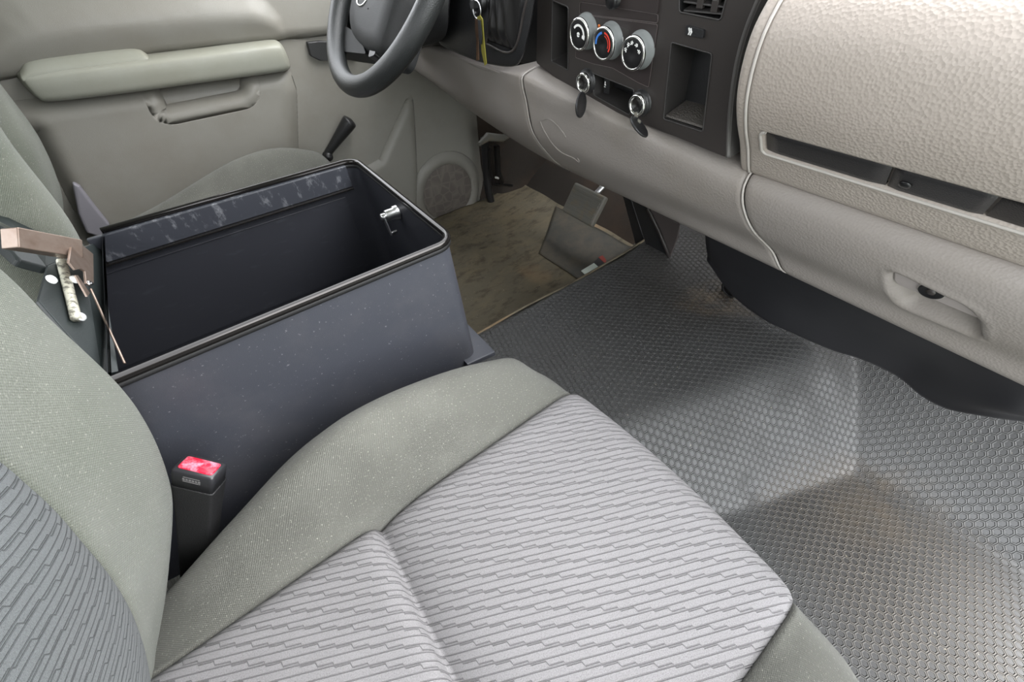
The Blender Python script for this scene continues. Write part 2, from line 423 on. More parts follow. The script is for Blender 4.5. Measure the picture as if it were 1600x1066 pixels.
# roof, rear wall, firewall and body side: they shade the cabin as a real one does
def slab(name, pts, off, mat): return struct(mk(name, *prism(pts, off), mat, smooth=False, recalc=True))
slab('ceiling', [V(-.95, -.30, .50), V(.45, -.30, .50), V(.45, 1.50, .50), V(-.95, 1.50, .50)], V(0, 0, .03), MAT['roof'])
slab('wall_back', [V(-.95, -.30, -.90), V(-.95, 1.56, -.90), V(-.95, 1.56, .05), V(-.95, -.30, .05)], V(-.03, 0, 0), MAT['roof'])
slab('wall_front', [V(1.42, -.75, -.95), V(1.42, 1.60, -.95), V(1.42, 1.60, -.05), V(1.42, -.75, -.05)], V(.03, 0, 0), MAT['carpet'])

# ================================================================== driver footwell
dm_n = (90, 80); vs = []
for i in range(dm_n[0]):
    for j in range(dm_n[1]):
        X = .25 + .87 * i / (dm_n[0] - 1)
        lim = .625 + .02 * math.sin(X * 9) * 0
        Y = lim + (1.47 - lim) * j / (dm_n[1] - 1)
        vs.append((X, Y, floor_z(X, Y) + .014 + .003 * math.sin(X * 17 + Y * 9) * math.sin(Y * 23)))
tag(mk('floor_mat', vs, gridfaces(*dm_n), MAT['mud'], solid=.005, loc=(.7, 1.0, -.89)), 'brown mud-stained floor covering in the driver footwell under the pedals', 'floor mat')

hp_n = (24, 24); c4 = [at(x, y, 'z', -.87) for x, y in [(868, 332), (842, 398), (925, 452), (985, 398)]]; vs = []
for i in range(24):
    for j in range(24):
        a, b = i / 23, j / 23; p = c4[0].lerp(c4[1], a).lerp(c4[3].lerp(c4[2], a), b); vs.append((p.x, p.y, floor_z(p.x, p.y) + .020 + .003 * math.sin(p.x * 17 + p.y * 9) * math.sin(p.y * 23)))
mk('heel_pad', vs, gridfaces(24, 24), MAT['heel'], bpy.data.objects['floor_mat'], solid=.004)
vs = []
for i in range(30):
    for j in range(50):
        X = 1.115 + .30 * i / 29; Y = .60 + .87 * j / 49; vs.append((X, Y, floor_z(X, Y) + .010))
mk('toe_shade_sheet', vs, gridfaces(30, 50), MAT['carpet'], bpy.data.objects['floor_mat'], solid=.004)  # dark sheet added on the toe board to stand in for under-dash shade
# kick panel on the far side, ahead of the driver door
kp = thing('kick_panel', 'dark brown moulded kick panel ahead of the driver door, below the dashboard end', 'panel', (1.1, 1.48, -.88))
secs = []
for X, o in ((.915, .012), (.98, .0), (1.02, -.05), (1.12, -.09), (1.25, -.11), (1.40, -.13)):
    secs.append([V(X, 1.50 + o, z) for z in (-.40, -.55, -.70, -.82)] + [V(X, 1.47 + o, -.885)])
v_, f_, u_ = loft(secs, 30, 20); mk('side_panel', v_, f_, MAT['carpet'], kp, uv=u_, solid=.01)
# sill trim running down from the door opening
sill = [at(757, 215, 'y', 1.44), at(762, 290, 'y', 1.44), at(770, 340, 'y', 1.42), at(745, 372, 'y', 1.40), at(705, 388, 'y', 1.38)]
mk('sill_trim', *tube(sill, [.016, .02, .022, .02, .016], 12, sm=30) if False else tube(cat(sill, 30), .017, 12), MAT['black_soft'], kp)
brk = thing('release_lever', 'small grey lever with a dark bracket on the kick panel under the dashboard', 'lever', at(775, 250, 'y', 1.40))
mk('grip', *tube([at(748, 226, 'y', 1.36), at(762, 214, 'y', 1.36), at(785, 216, 'y', 1.36), at(800, 210, 'y', 1.36)], [.008, .016, .014, .006], 12), MAT['pedal'], brk)
mk('bracket', *merge(tube([at(764, 232, 'y', 1.38), at(764, 262, 'y', 1.38), at(772, 288, 'y', 1.38), at(800, 290, 'y', 1.38)], .006, 8), tube([at(776, 228, 'y', 1.36), at(778, 268, 'y', 1.36), at(784, 286, 'y', 1.36)], .012, 8)), MAT['dark_gloss'], brk)
mk('clip', *tube([at(774, 277, 'y', 1.34), at(779, 279, 'y', 1.34)], .004, 8), MAT['white_mark'], brk)

# pedals
def quad_pad(pix, ax, val, th, name, mat, parent, r=.012, bevel=.004):
    P = [at(x, y, ax, val) for x, y in pix]; n = (P[1] - P[0]).cross(P[3] - P[0]).normalized()
    if n.x > 0: n = -n
    return mk(name, *prism(P, -n * th), mat, parent, smooth=False, bevel=bevel, recalc=True)
bp = thing('brake_pedal', 'wide ribbed brake pedal hanging over the muddy driver footwell', 'pedal', at(912, 352, 'x', 1.0))
o0 = at(913, 320, 'x', 1.0); n0 = V(-.85, 0, .52).normalized(); u0 = V(0, -1, 0); w0 = u0.cross(n0).normalized()
if w0.z < 0: w0 = -w0
pad = [box(o0, u0, w0, n0, .078, .055, .012)]
mk('pedal_pad', *pad[0], MAT['pedal'], bp, smooth=False, bevel=.008)
rb = [box(o0 + w0 * (-.038 + .0127 * k) + n0 * .0125, u0, w0, n0, .07, .0038, .003) for k in range(7)]
mk('tread_ribs', *merge(*rb), MAT['pedal'], bp, smooth=False, bevel=.001)
mk('pedal_arm', *tube([o0 - n0 * .012, o0 + V(.10, -.04, .12), o0 + V(.12, -.06, .32)], .012, 10, sm=12), MAT['steel'], bp)
ap = thing('accelerator_pedal', 'small grey accelerator pedal foot at the end of a long black arm', 'pedal', at(985, 415, 'x', 1.02))
P = [at(x, y, 'x', 1.02) for x, y in [(975, 403), (990, 382), (1002, 380), (1004, 408), (990, 415), (978, 412)]]
mk('pedal_pad', *prism(P, V(.012, 0, 0)), M('pedal_grey', (105, 106, 100), .55).m, ap, smooth=False, bevel=.003, recalc=True)
P = [at(x, y, 'x', 1.0) for x, y in [(971, 300), (986, 312), (1002, 362), (1019, 405), (1012, 413), (998, 412), (990, 372)]]
mk('pedal_arm', *prism(P, V(.03, 0, 0)), MAT['black_soft'], ap, smooth=False, bevel=.003, recalc=True)
P = [at(x, y, 'x', .97) for x, y in [(984, 305), (1022, 322), (1048, 392), (1040, 400), (1026, 396), (1016, 404)]]
pb = thing('pedal_bracket', 'folded dark steel bracket beside the accelerator arm, standing on the hex floor', 'bracket', at(1030, 402, 'x', .97))
mk('plate', *prism(P, V(.008, 0, 0)), MAT['black_soft'], pb, smooth=False, bevel=.002, recalc=True)
P = [at(x, y, 'x', .96) for x, y in [(1010, 315), (1062, 352), (1058, 372), (1047, 402)]]
mk('flange', *prism(P, V(.006, 0, 0)), M('bracket_grey', (74, 68, 66), .5).m, pb, smooth=False, bevel=.002, recalc=True)
mk('bracket_lip', *tube([at(1012, 326, 'x', .955), at(1030, 362, 'x', .955), at(1046, 402, 'x', .955)], .005, 8), MAT['stack_face'], pb)

# warning label on the mat
lb = thing('floor_label', 'white and red sticker tag lying on the muddy driver floor', 'label', at(925, 420, 'z', -.868))
def floorquad(pix, z, name, mat, parent): mk(name, *prism([at(x, y, 'z', z) for x, y in pix], V(0, 0, -.003)), mat, parent, smooth=False, recalc=True)
floorquad([(908, 423), (928, 411), (935, 417), (917, 431)], -.850, 'white_tag', MAT['pale_tag'], lb)
floorquad([(935, 402), (948, 396), (956, 402), (946, 412)], -.850, 'red_tag', MAT['red_tag'], lb)
floorquad([(926, 411), (936, 402), (946, 412), (935, 417)], -.851, 'dark_tag', MAT['black_soft'], lb)

# ================================================================== dashboard
dash = thing('dashboard', 'grey grained dashboard with black trim strip and glove box, across the cabin front', 'dashboard', (.75, .5, -.42))
# upper pad: profile (X,z) at Y<.25
up = [V(.70, 0, -.252), V(.640, 0, -.256), V(.612, 0, -.2535), V(.600, 0, -.244), V(.575, 0, -.212), V(.546, 0, -.18), V(.524, 0, -.148), V(.512, 0, -.118), V(.508, 0, -.09), V(.513, 0, -.068), V(.53, 0, -.045), V(.57, 0, -.02), V(.64, 0, .005), V(.78, 0, .02), V(1.0, 0, .02)]
NU = 240
prof = arcs(up, NU)
slen = [0]
for a, b in zip(prof, prof[1:]): slen.append(slen[-1] + (b - a).length)
def prof_at(s):
    for k in range(NU - 1):
        if slen[k + 1] >= s:
            f = (s - slen[k]) / (slen[k + 1] - slen[k]); p = prof[k].lerp(prof[k + 1], f); t = (prof[k + 1] - prof[k]).normalized(); return p, V(-t.z, 0, t.x)
    return prof[-1], V(0, 0, 1)
def sfind(px, py):
    """where the pixel's ray meets the upper pad: (s, Y)"""
    r = ray(px, py); best = None
    for k in range(20, NU - 1):
        p = prof[k]; t = p.x / r.x if r.x else 0; q = r * t
        d = q.z - p.z
        if best is not None and (d > 0) != (best > 0): return slen[k], q.y
        best = d
    return None
YB = .262; YS = .246
strip_px = {'tl': (1190, 203), 'bl': (1188, 236), 'tr': (1600, 327), 'br': (1600, 368)}
S_ = {k: sfind(*v) for k, v in strip_px.items()}
print('strip', S_)
s_top = (S_['tl'][0] + S_['tr'][0]) / 2; s_bot = (S_['bl'][0] + S_['br'][0]) / 2; y_l = S_['tl'][1] - .001
ys = [YB - .002 * k for k in range(16)]; ys += [ys[-1] - .004 * k for k in range(1, 12)]; ys += [ys[-1] - .015 * k for k in range(1, 70) if ys[-1] - .015 * k > -.75]
ss = sorted(set([round(slen[-1] * k / 170, 5) for k in range(171)] + [s_top + d for d in (-.004, -.002, 0, .002, .004)] + [s_bot + d for d in (-.004, -.002, 0, .002, .004)]))
vs = []
for s in ss:
    p, n = prof_at(s); 
    if n.x > 0 and s < slen[-1] * .5: pass
    for y in ys:
        d = 0
        e = min(abs(s - 0), 1)
        # strip recess
        ry = y_l - y; rs = min(s - s_bot, s_top - s)
        ins = min(ry, rs)
        d -= .008 * sst(-.002, .0025, ins)
        # seam bead at YS
        d -= .003 * gauss(y - YS, .0022)
        d -= .006 * sst(YB - .006, YB, y)
        q = p + n * d; vs.append((q.x, y, q.z))
upper_n = (len(ss), len(ys))
mk('upper_pad', vs, [tuple(reversed(f)) for f in gridfaces(*upper_n)], MAT['dash_light'], dash, solid=-.004)
# seam bead
def seam(Y, s0, s1, name, r=.0022, off=.0): 
    pts = []
    for k in range(50):
        p, n = prof_at(s0 + (s1 - s0) * k / 49); q = p + n * off; pts.append(V(q.x, Y, q.z))
    mk(name, *tube(pts, r, 8), MAT['bead'], dash)
seam(YS, slen[20], slen[-40], 'seam_bead', .0019, -.0005)
# rim of the recess (pale lip) and the three black trim pieces
lip2 = []
for q in [(s_top - .0, y_l - .004)] + [(s_top - .008 + .008 * math.cos(a), y_l - .005 + .008 * math.sin(a)) for a in [.2 + 1.37 * k / 6 for k in range(7)]] + [(s_bot + .006 - .009 * math.sin(a), y_l - .005 + .008 * math.cos(a)) for a in [1.57 * k / 8 for k in range(9)]] + [(s_bot - .003, y_l - .02 - .04 * k) for k in range(18)]:
    p, n = prof_at(q[0]); p = p + n * -.0004; lip2.append(V(p.x, q[1], p.z))
lip = []
for (s, y) in [(s_top + .001, -.74), (s_top + .001, y_l - .006), (s_top - .002, y_l + .001), ((s_top + s_bot) / 2, y_l + .003), (s_bot + .002, y_l + .001), (s_bot - .002, y_l - .006), (s_bot - .002, -.74)]:
    p, n = prof_at(s); q = p + n * .0; lip.append(V(q.x, y, q.z))
mk('recess_lip', *tube(lip2, .0019, 8), MAT['bead'], dash)
def trim(y0, y1, name, label, mat=MAT['strip_black'], knob=None):
    vs = []; nn_ = 12; m_ = 8
    prs = [(s_bot + .0006, -.010), (s_bot + .0012, -.0028), (s_bot + .0024, -.0018)] + [(s_bot + .0024 + (s_top - s_bot - .0064) * k / 6, -.0018) for k in range(1, 7)] + [(s_top - .0022, -.0030), (s_top - .0012, -.010)]
    for s, d in prs:
        p, n = prof_at(s); q = p + n * d
        for k in range(9):
            y = y0 + (y1 - y0) * k / 8; dd = .0015 if k in (0, 8) else 0
            vs.append((q.x - n.x * dd, y, q.z - n.z * dd))
    return mk(name, vs, [tuple(reversed(f)) for f in gridfaces(len(prs), 9)], mat, dash, solid=-.003)
yd1 = sfind(1386, 280)[1]; yd2 = sfind(1543, 330)[1]
trim(y_l - .003, yd1 + .001, 'trim_strip', ''); trim(yd1 - .0015, yd2 + .001, 'trim_strip', ''); trim(yd2 - .0015, -.70, 'trim_strip', '')
p, n = prof_at(sfind(1411, 293)[0]); yk = sfind(1411, 293)[1]
mk('trim_button', *lathe([(.0001, .0), (.0055, .0), (.0058, .001), (.003, .0022), (.0001, .0024)], V(p.x, yk, p.z) + n * -.0018, n, 24), MAT['dark_gloss'], dash)

# lower dash: profile varies with Y
def low_prof(Y):
    t = max(0, min(1, (Y - .25) / .45)); k = max(0, min(1, (Y - .72) / .75))
    zt = -.250 + (.066 * t) + .0 * k; xf = .603 - .052 * t + .02 * k; 
    zb = -.425 + .10 * k ** 1.6 ; xb = .705
    xt = .615 - .025 * t
    P = [V(xt + .10, Y, zt + .004), V(xt + .02, Y, zt + .002), V(xt - .002, Y, zt - .002), V(xf + .001, Y, zt - .012), V(xf - .002, Y, zt - .028),
         V(xf + .006, Y, zt - .055), V(xf + .028, Y, (zt + zb) / 2 - .005), V((xf + xb) / 2 + .012, Y, zb + .045), V(xb - .022, Y, zb + .013), V(xb - .004, Y, zb + .001), V(xb + .02, Y, zb - .002), V(xb + .10, Y, zb + .01)]
    return P
NS = 70
def low_point(Y, s): # s in 0..1
    return None
def gseam(s):   # glove box door edge: slopes toward the passenger side going down
    return .247 - .118 * sst(.25, 1.0, s) - .01 * s
def lowsurf(yl, yr, NV, name, mat, edge=.004, disp=None):
    vs = []; base = {}
    es = [0, .004, .008, .014, .022, .034, .05]
    vv = es + [.05 + (.9) * (k / (NV - 1)) for k in range(1, NV - 1)] + [1 - e for e in reversed(es)]
    ssn = [k / (NS * 2 - 1) for k in range(NS * 2)]
    rows = []
    cache = {}
    for s in ssn:
        row = []
        a, b = yl(s), yr(s)
        for v in vv:
            Y = a + (b - a) * v; key = round(Y, 3)
            if key not in cache: cache[key] = arcs(low_prof(key), NS * 2)
            P = cache[key]; i = ssn.index(s); p = P[i]; t = (P[min(i + 1, len(P) - 1)] - P[max(i - 1, 0)]).normalized(); n = V(t.z, 0, -t.x)
            if n.x > 0 and i > 10: n = n
            ed = min(abs(Y - a), abs(b - Y)); d = -edge * (1 - sst(0, .006, ed)) if edge else 0
            if disp: d += disp(Y, s, p)
            q = p + n * d; row.append((q.x, Y, q.z))
        rows.append(row)
    vs = [x for r in rows for x in r]
    return mk(name, vs, gridfaces(len(rows), len(vv)), mat, dash, solid=-.004)
def low_hit(px, py):
    r = ray(px, py)
    Y = .1
    for it in range(12):
        P = arcs(low_prof(Y), NS * 2); prev = None; got = None
        for k, p in enumerate(P):
            if k < 14: continue
            q = r * (p.x / r.x); d = q.z - p.z
            if prev is not None and (d > 0) != (prev > 0): got = (k / (NS * 2 - 1), q.y); break
            prev = d
        if not got: return None
        if abs(got[1] - Y) < .0005: break
        Y = got[1]
    return got
# glove latch recess polygon (s scaled to metres)
SL = .255
pull = [low_hit(*p) for p in [(1392, 424), (1392, 455), (1410, 478), (1530, 528), (1528, 500), (1510, 482)]]
print('pull', pull)
pullP = rpoly([(y, s * SL) for s, y in pull], .006)
def gdisp(Y, s, p):
    if not (-.20 < Y < .05): return 0
    d = sdpoly(Y, s * SL, pullP)
    top = min(x[1] for x in pullP); bot = max(x[1] for x in pullP)
    return -.020 * sst(.003, -.007, d) + .0015 * gauss(d - .004, .003)
ys_ = lambda s: gseam(s) - .0012
lowsurf(ys_, lambda s: -.72, 120, 'glove_box_door', MAT['dash_mid'], .004, gdisp)
gbd = bpy.data.objects['glove_box_door']
lowsurf(lambda s: .700, lambda s: gseam(s) + .0012, 60, 'center_lower_panel', MAT['dash_mid'], .004)
def kneedisp(Y, s, p):
    # hollow in the knee panel beneath the steering column
    return -.035 * gauss(Y - .86, .10) * sst(.42, .12, s)
lowsurf(lambda s: 1.46, lambda s: .703, 60, 'knee_panel', MAT['dash_mid'], .004, kneedisp)
# pale beads along the two seams
def lowseam(yf, name, s0, s1, r=.0017, off=-.0015):
    pts = []
    for k in range(60):
        s = s0 + (s1 - s0) * k / 59; Y = yf(s); P = arcs(low_prof(Y), NS * 2); i = min(int(s * (NS * 2 - 1)), NS * 2 - 2); p = P[i].lerp(P[i + 1], s * (NS * 2 - 1) - i)
        t = (P[i + 1] - P[i]).normalized(); n = V(t.z, 0, -t.x); q = p + n * off; pts.append(V(q.x, Y, q.z))
    mk(name, *tube(pts, r, 8), MAT['bead'], dash)
lowseam(gseam, 'seam_bead', .22, .80); lowseam(lambda s: .7015, 'seam_bead', .20, .85, .0012)
# glove box latch paddle and lock
P3 = []
for (s, y) in pull[:1] + [(pull[1][0] - .0, pull[1][1])] + [(pull[3][0] - .10, pull[3][1])] + pull[4:]: P3.append((s, y))
def lowpt(s, Y, off):
    P = arcs(low_prof(Y), NS * 2); i = min(int(s * (NS * 2 - 1)), NS * 2 - 2); p = P[i].lerp(P[i + 1], s * (NS * 2 - 1) - i)
    t = (P[i + 1] - P[i]).normalized(); n = V(t.z, 0, -t.x); return p + n * off, n
hx = [low_hit(*p) for p in [(1394, 424), (1393, 440), (1398, 447), (1527, 501), (1524, 492), (1508, 480), (1465, 455)]]
hp = [lowpt(s, y, -.004)[0] for s, y in hx]; hn = lowpt(*hx[1], 0)[1]
mk('latch_paddle', *prism(hp, -hn * .012), M('latch_grey', (150, 143, 140), .4).m, gbd, smooth=False, bevel=.002, recalc=True)
ls, ly = low_hit(1454, 457); lp, ln_ = lowpt(ls, ly, -.003)
mk('key_lock', *lathe([(.012, -.006), (.0125, .001), (.0118, .0018), (.010, .001), (.004, .0008), (.0001, .0004)], lp, ln_, 32), MAT['dark_gloss'], gbd)
mk('lock_cylinder', *lathe([(.0045, 0), (.0045, .0022), (.0001, .0022)], lp, ln_, 20), MAT['stack_face'], gbd)
mk('lock_ring', *lathe([(.012, 0), (.0132, .0008), (.0134, -.002), (.0128, -.004)], lp, ln_, 32), MAT['bead'], gbd)
# oval access panel outline at the driver side of the lower dash
ax_ = [(845, 188), (858, 185), (880, 205), (905, 250), (896, 246), (872, 232), (852, 206)]
hh = [low_hit(*p) for p in ax_]
hh = cat([lowpt(s, y, .0008)[0] for s, y in hh if s] + [lowpt(*hh[0], .0008)[0]], 50)
mk('access_panel', *tube(hh, .0012, 8), MAT['dash_mid'], dash)

mk('dash_core', *prism([V(.628, 1.44, -.02), V(.628, 1.44, -.20), V(.66, 1.44, -.25), V(.80, 1.44, -.40), V(1.2, 1.44, -.30), V(1.2, 1.44, .0), V(.80, 1.44, .01)], V(0, -2.1, 0)), MAT['black_soft'], dash, smooth=False, recalc=True)
# ================================================================== centre panel
SN = V(-1, 0, -.12).normalized(); SV = V(-.12, 0, 1).normalized(); SU = V(0, -1, 0); SO = V(.574, .5, -.12)
stack = thing('center_panel', 'black dashboard centre panel holding climate knobs, pockets and a vent', 'control panel', (.6, .5, -.25))
def suv(px, py):
    p = on_plane(px, py, SO, SN) - SO; return (p.dot(SU), p.dot(SV))
def s3(u, v, w_=0): return SO + SU * u + SV * v + SN * w_
def C3(x, y): return (800 + x / 4.442, y / 4.442)
outl = [suv(*p) for p in [(838, 98), (866, 120), (900, 142), (945, 167), (1000, 192), (1060, 215), (1110, 236), (1135, 246), (1136, 215), (1140, 160), (1149, 100), (1163, 48), (1184, -5), (1205, -50), (1000, -120), (850, -100), (840, 0)]]
holes = {
    'left': [suv(*C3(*p)) for p in [(282, 2), (393, 48), (390, 488), (275, 425)]],
    'right': [suv(*C3(*p)) for p in [(1108, 292), (1390, 372), (1325, 915), (1052, 825)]],
    'slot': [suv(*C3(*p)) for p in [(545, 498), (850, 622), (818, 798), (572, 662)]],
    'vent': [suv(*C3(*p)) for p in [(1165, -80), (1500, -60), (1450, 140), (1162, 82)]],
}
hr = {k: rpoly(v, .004) for k, v in holes.items()}
outr = rpoly(outl, .004, 2)
loops = [[V(p[0], p[1], 0) for p in outr]] + [[V(p[0], p[1], 0) for p in h] for h in hr.values()]
tr = tessellate_polygon(loops); flat = [p for l in loops for p in l]
vs = [s3(p.x, p.y) for p in flat]; fs = [tuple(t) for t in tr]
# returned edge along the outline
k0 = len(vs); n_ = len(outr)
for d, e in ((.0, 0), (-.003, .0025), (-.03, .004)):
    cx = sum(p[0] for p in outr) / n_; cy = sum(p[1] for p in outr) / n_
    for p in outr:
        dx, dy = p[0] - cx, p[1] - cy; L = math.hypot(dx, dy); vs.append(s3(p[0] + dx / L * e, p[1] + dy / L * e, d))
for r_ in range(2):
    for i in range(n_): fs.append((k0 + r_ * n_ + i, k0 + r_ * n_ + (i + 1) % n_, k0 + (r_ + 1) * n_ + (i + 1) % n_, k0 + (r_ + 1) * n_ + i))
mk('bezel', vs, fs, MAT['stack_face'], stack, smooth=False, recalc=True)
def pocket(key, depth, name, mat, shift=(0, 0), scale=.92, lipw=.0018):
    h = hr[key]; n = len(h); cx = sum(p[0] for p in h) / n; cy = sum(p[1] for p in h) / n
    vs = []; rings = [(1 + .0, .0012), (1, -.002), (.99, -.004), (scale, -depth)]
    for sc, d in rings:
        for p in h:
            f = 1 if sc >= .99 else 1
            vs.append(s3(cx + (p[0] - cx) * sc + (shift[0] if sc == scale else 0), cy + (p[1] - cy) * sc + (shift[1] if sc == scale else 0), d))
    fs = gridfaces(len(rings), n, cv=True); fs.append(tuple(3 * n + i for i in range(n)))
    o = mk(name, vs, fs, mat, stack, smooth=False)
    mk(name + '_rim', *tube([s3(p[0], p[1], .0005) for p in h], lipw * .6, 6, closed=True), MAT['pocket'], o)
    return o
pk1 = pocket('left', .05, 'storage_pocket', MAT['pocket']); pk2 = pocket('right', .075, 'storage_pocket', MAT['pocket'])
sl = pocket('slot', .05, 'accessory_slot', MAT['pocket']); vt = pocket('vent', .05, 'air_vent', MAT['deep_black'])
# angled floor of the big pocket
F = [suv(*C3(*p)) for p in [(1062, 800), (1320, 880), (1300, 730), (1200, 740)]]
mk('pocket_floor', *prism([s3(F[0][0], F[0][1], -.003), s3(F[1][0], F[1][1], -.003), s3(F[1][0] - .002, F[1][1] + .012, -.07), s3(F[0][0] + .004, F[0][1] + .012, -.07)], V(0, 0, -.003)), leather('pocket_mat', (82, 78, 74), .5, 420, .9), pk2, smooth=False, recalc=True)
# vent louvres
for k in range(3):
    a = suv(*C3(1180, -40 + 62 * k)); b = suv(*C3(1475, 0 + 62 * k)) if k < 2 else suv(*C3(1470, 110))
    mk('louver', *prism([s3(a[0], a[1], -.002), s3(b[0], b[1], -.002), s3(b[0], b[1] + .004, -.022), s3(a[0], a[1] + .004, -.022)], SV * .0018), MAT['pocket'], vt, smooth=False, bevel=.0006, recalc=True)
for px, py in ((1300, 20), (1400, 45)):
    a = suv(*C3(px, py)); mk('vent_tab', *box(s3(a[0], a[1], -.004), SU, SV, SN, .0045, .006, .003), MAT['stack_face'], vt, smooth=False, bevel=.0008)
# raised climate and radio plates
def plate(pix, name, mat, h=.0012, r=.002, parent=None):
    P = rpoly([suv(*C3(*p)) for p in pix], r, 3); return mk(name, *prism([s3(p[0], p[1], h) for p in P], -SN * (h + .002)), mat, parent or stack, smooth=False, bevel=.0005, recalc=True)
plate([(470, 98), (1016, 168), (952, 604), (880, 572), (700, 470), (560, 440), (444, 398)], 'climate_plate', MAT['stack_panel'])
radio = plate([(476, -150), (1040, -150), (1014, 160), (1018, 96), (700, 20), (476, 4)][:2] + [(1018, 92), (476, 4)], 'radio', MAT['stack_panel'], .003)
plate([(476, 10), (1018, 98), (1016, 158), (472, 92)], 'radio_trim', MAT['stack_panel'], .0005)
mk('radio_knob', *lathe([(.010, 0), (.010, .010), (.008, .0125), (.0001, .0125)], s3(*suv(*C3(730, -8)), .003), SN, 28), MAT['dark_gloss'], stack)
plate([(585, 125), (820, 205), (812, 300), (790, 300), (600, 250)], 'switch_plate', MAT['stack_face'], .0016)
for nm, px_ in (('climate_highlight', [(470, 98), (1016, 168), (952, 604), (880, 572), (700, 470), (560, 440), (444, 398)]), ('radio_highlight', [(476, 10), (1018, 98), (1016, 158), (472, 92)])):
    P = rpoly([suv(*C3(*p)) for p in px_], .003, 3); mk(nm, *tube([s3(p[0], p[1], .0014) for p in P], .00045, 6, closed=True), MAT['outline'], stack)  # pale tubes drawn as the highlight along the plate bevels
# marks next to the middle knob
def mark(px, py, du, dv, mat, parent, h=.0022, rot=0):
    u, v = suv(*C3(px, py)); c, s = math.cos(rot), math.sin(rot)
    a = SU * c + SV * s; b = SV * c - SU * s
    return box(s3(u, v, h), a, b, SN, du, dv, .0003)
mk('indicator', *lathe([(.0022, 0), (.0022, .0008), (.0001, .0012)], s3(*suv(*C3(610, 178)), .0016), SN, 16), MAT['orange_mark'], stack)
mk('seat_symbol', *merge(mark(602, 203, .001, .0022, 0, 0), mark(606, 212, .002, .0008, 0, 0)), MAT['white_mark'], stack, smooth=False)
mk('vent_symbol', *merge(mark(770, 262, .0024, .0006, 0, 0, rot=.5), mark(768, 270, .0024, .0008, 0, 0, rot=.2), mark(776, 274, .0008, .002, 0, 0), mark(762, 333, .0028, .0003, 0, 0)), MAT['white_mark'], stack, smooth=False)
def arcstrip(c, n, u, v, r0, r1, a0, a1, h, k=16):
    vs = []
    for i in range(k + 1):
        a = a0 + (a1 - a0) * i / k
        for r in (r0, r1): vs.append(c + (u * math.cos(a) + v * math.sin(a)) * r + n * h)
    vs2 = vs + [p - n * .0004 for p in vs]; m_ = (k + 1) * 2
    fs = [(2 * i, 2 * i + 1, 2 * i + 3, 2 * i + 2) for i in range(k)] + [(m_ + 2 * i, m_ + 2 * i + 2, m_ + 2 * i + 3, m_ + 2 * i + 1) for i in range(k)]
    return vs2, fs
def knob(px, py, kind):
    u, v = suv(px, py); c = s3(u, v, .0)
    # front-face centre sits out from the panel: shift the base so the face lands on the pixel
    h = .019; r = ray(px, py); t = (SO + SN * h).dot(SN) / r.dot(SN); c = r * t - SN * h
    k = mk('climate_knob', *lathe([(.0245, .0), (.0245, .003), (.0232, .004), (.0222, .012), (.0215, .0165), (.0206, .0180), (.0186, .0186)], c, SN, 48), MAT['knob_ring'], stack)
    mk('chrome_ring', *lathe([(.0220, .0160), (.0218, .0186), (.0208, .0198), (.0192, .0200), (.0184, .0194), (.0182, .0180)], c, SN, 64, 1.0, False), MAT['chrome'], k)
    mk('dial_face', *lathe([(.0183, .0180), (.0183, .0190), (.0178, .0192), (.006, .0195), (.0048, .0189), (.0001, .0186)], c, SN, 40), MAT['dial'], k)
    H = .0199; U, W = SU, SV
    if kind == 0:
        mk('dial_marking', *merge(arcstrip(c, SN, U, W, .0105, .0135, math.radians(0), math.radians(140), H), arcstrip(c, SN, U, W, .0085, .0145, math.radians(-25), math.radians(0), H), arcstrip(c, SN, U, W, .0, .0032, 0, math.radians(180), H), arcstrip(c, SN, U, W, .001, .0032, math.radians(200), math.radians(330), H)), MAT['white_mark'], k, smooth=False)
    if kind == 1:
        mk('cold_arc', *arcstrip(c, SN, U, W, .0125, .0155, math.radians(100), math.radians(185), H), MAT['blue_mark'], k, smooth=False)
        mk('hot_arc', *merge(arcstrip(c, SN, U, W, .0135, .0158, math.radians(-35), math.radians(80), H), arcstrip(c, SN, U, W, .0105, .0115, math.radians(-25), math.radians(75), H)), MAT['red_mark'], k, smooth=False)
    if kind == 2:
        parts = []
        for a in (165, 130, 100, 60, 20):
            a = math.radians(a); p = c + (U * math.cos(a) + W * math.sin(a)) * .0128
            e1 = U * math.cos(a + .6) + W * math.sin(a + .6); e2 = W * math.cos(a + .6) - U * math.sin(a + .6)
            parts += [box(p + SN * H, e1, e2, SN, .0022, .0006, .0002), box(p + SN * H + e2 * .0018, e1, e2, SN, .0006, .0012, .0002), box(p + SN * H - e2 * .002, e1, e2, SN, .0018, .0006, .0002)]
        mk('dial_marking', *merge(*parts), MAT['white_mark'], k, smooth=False)
for a in ((904, 54, 0), (942, 69, 1), (988, 84, 2)): knob(*a)
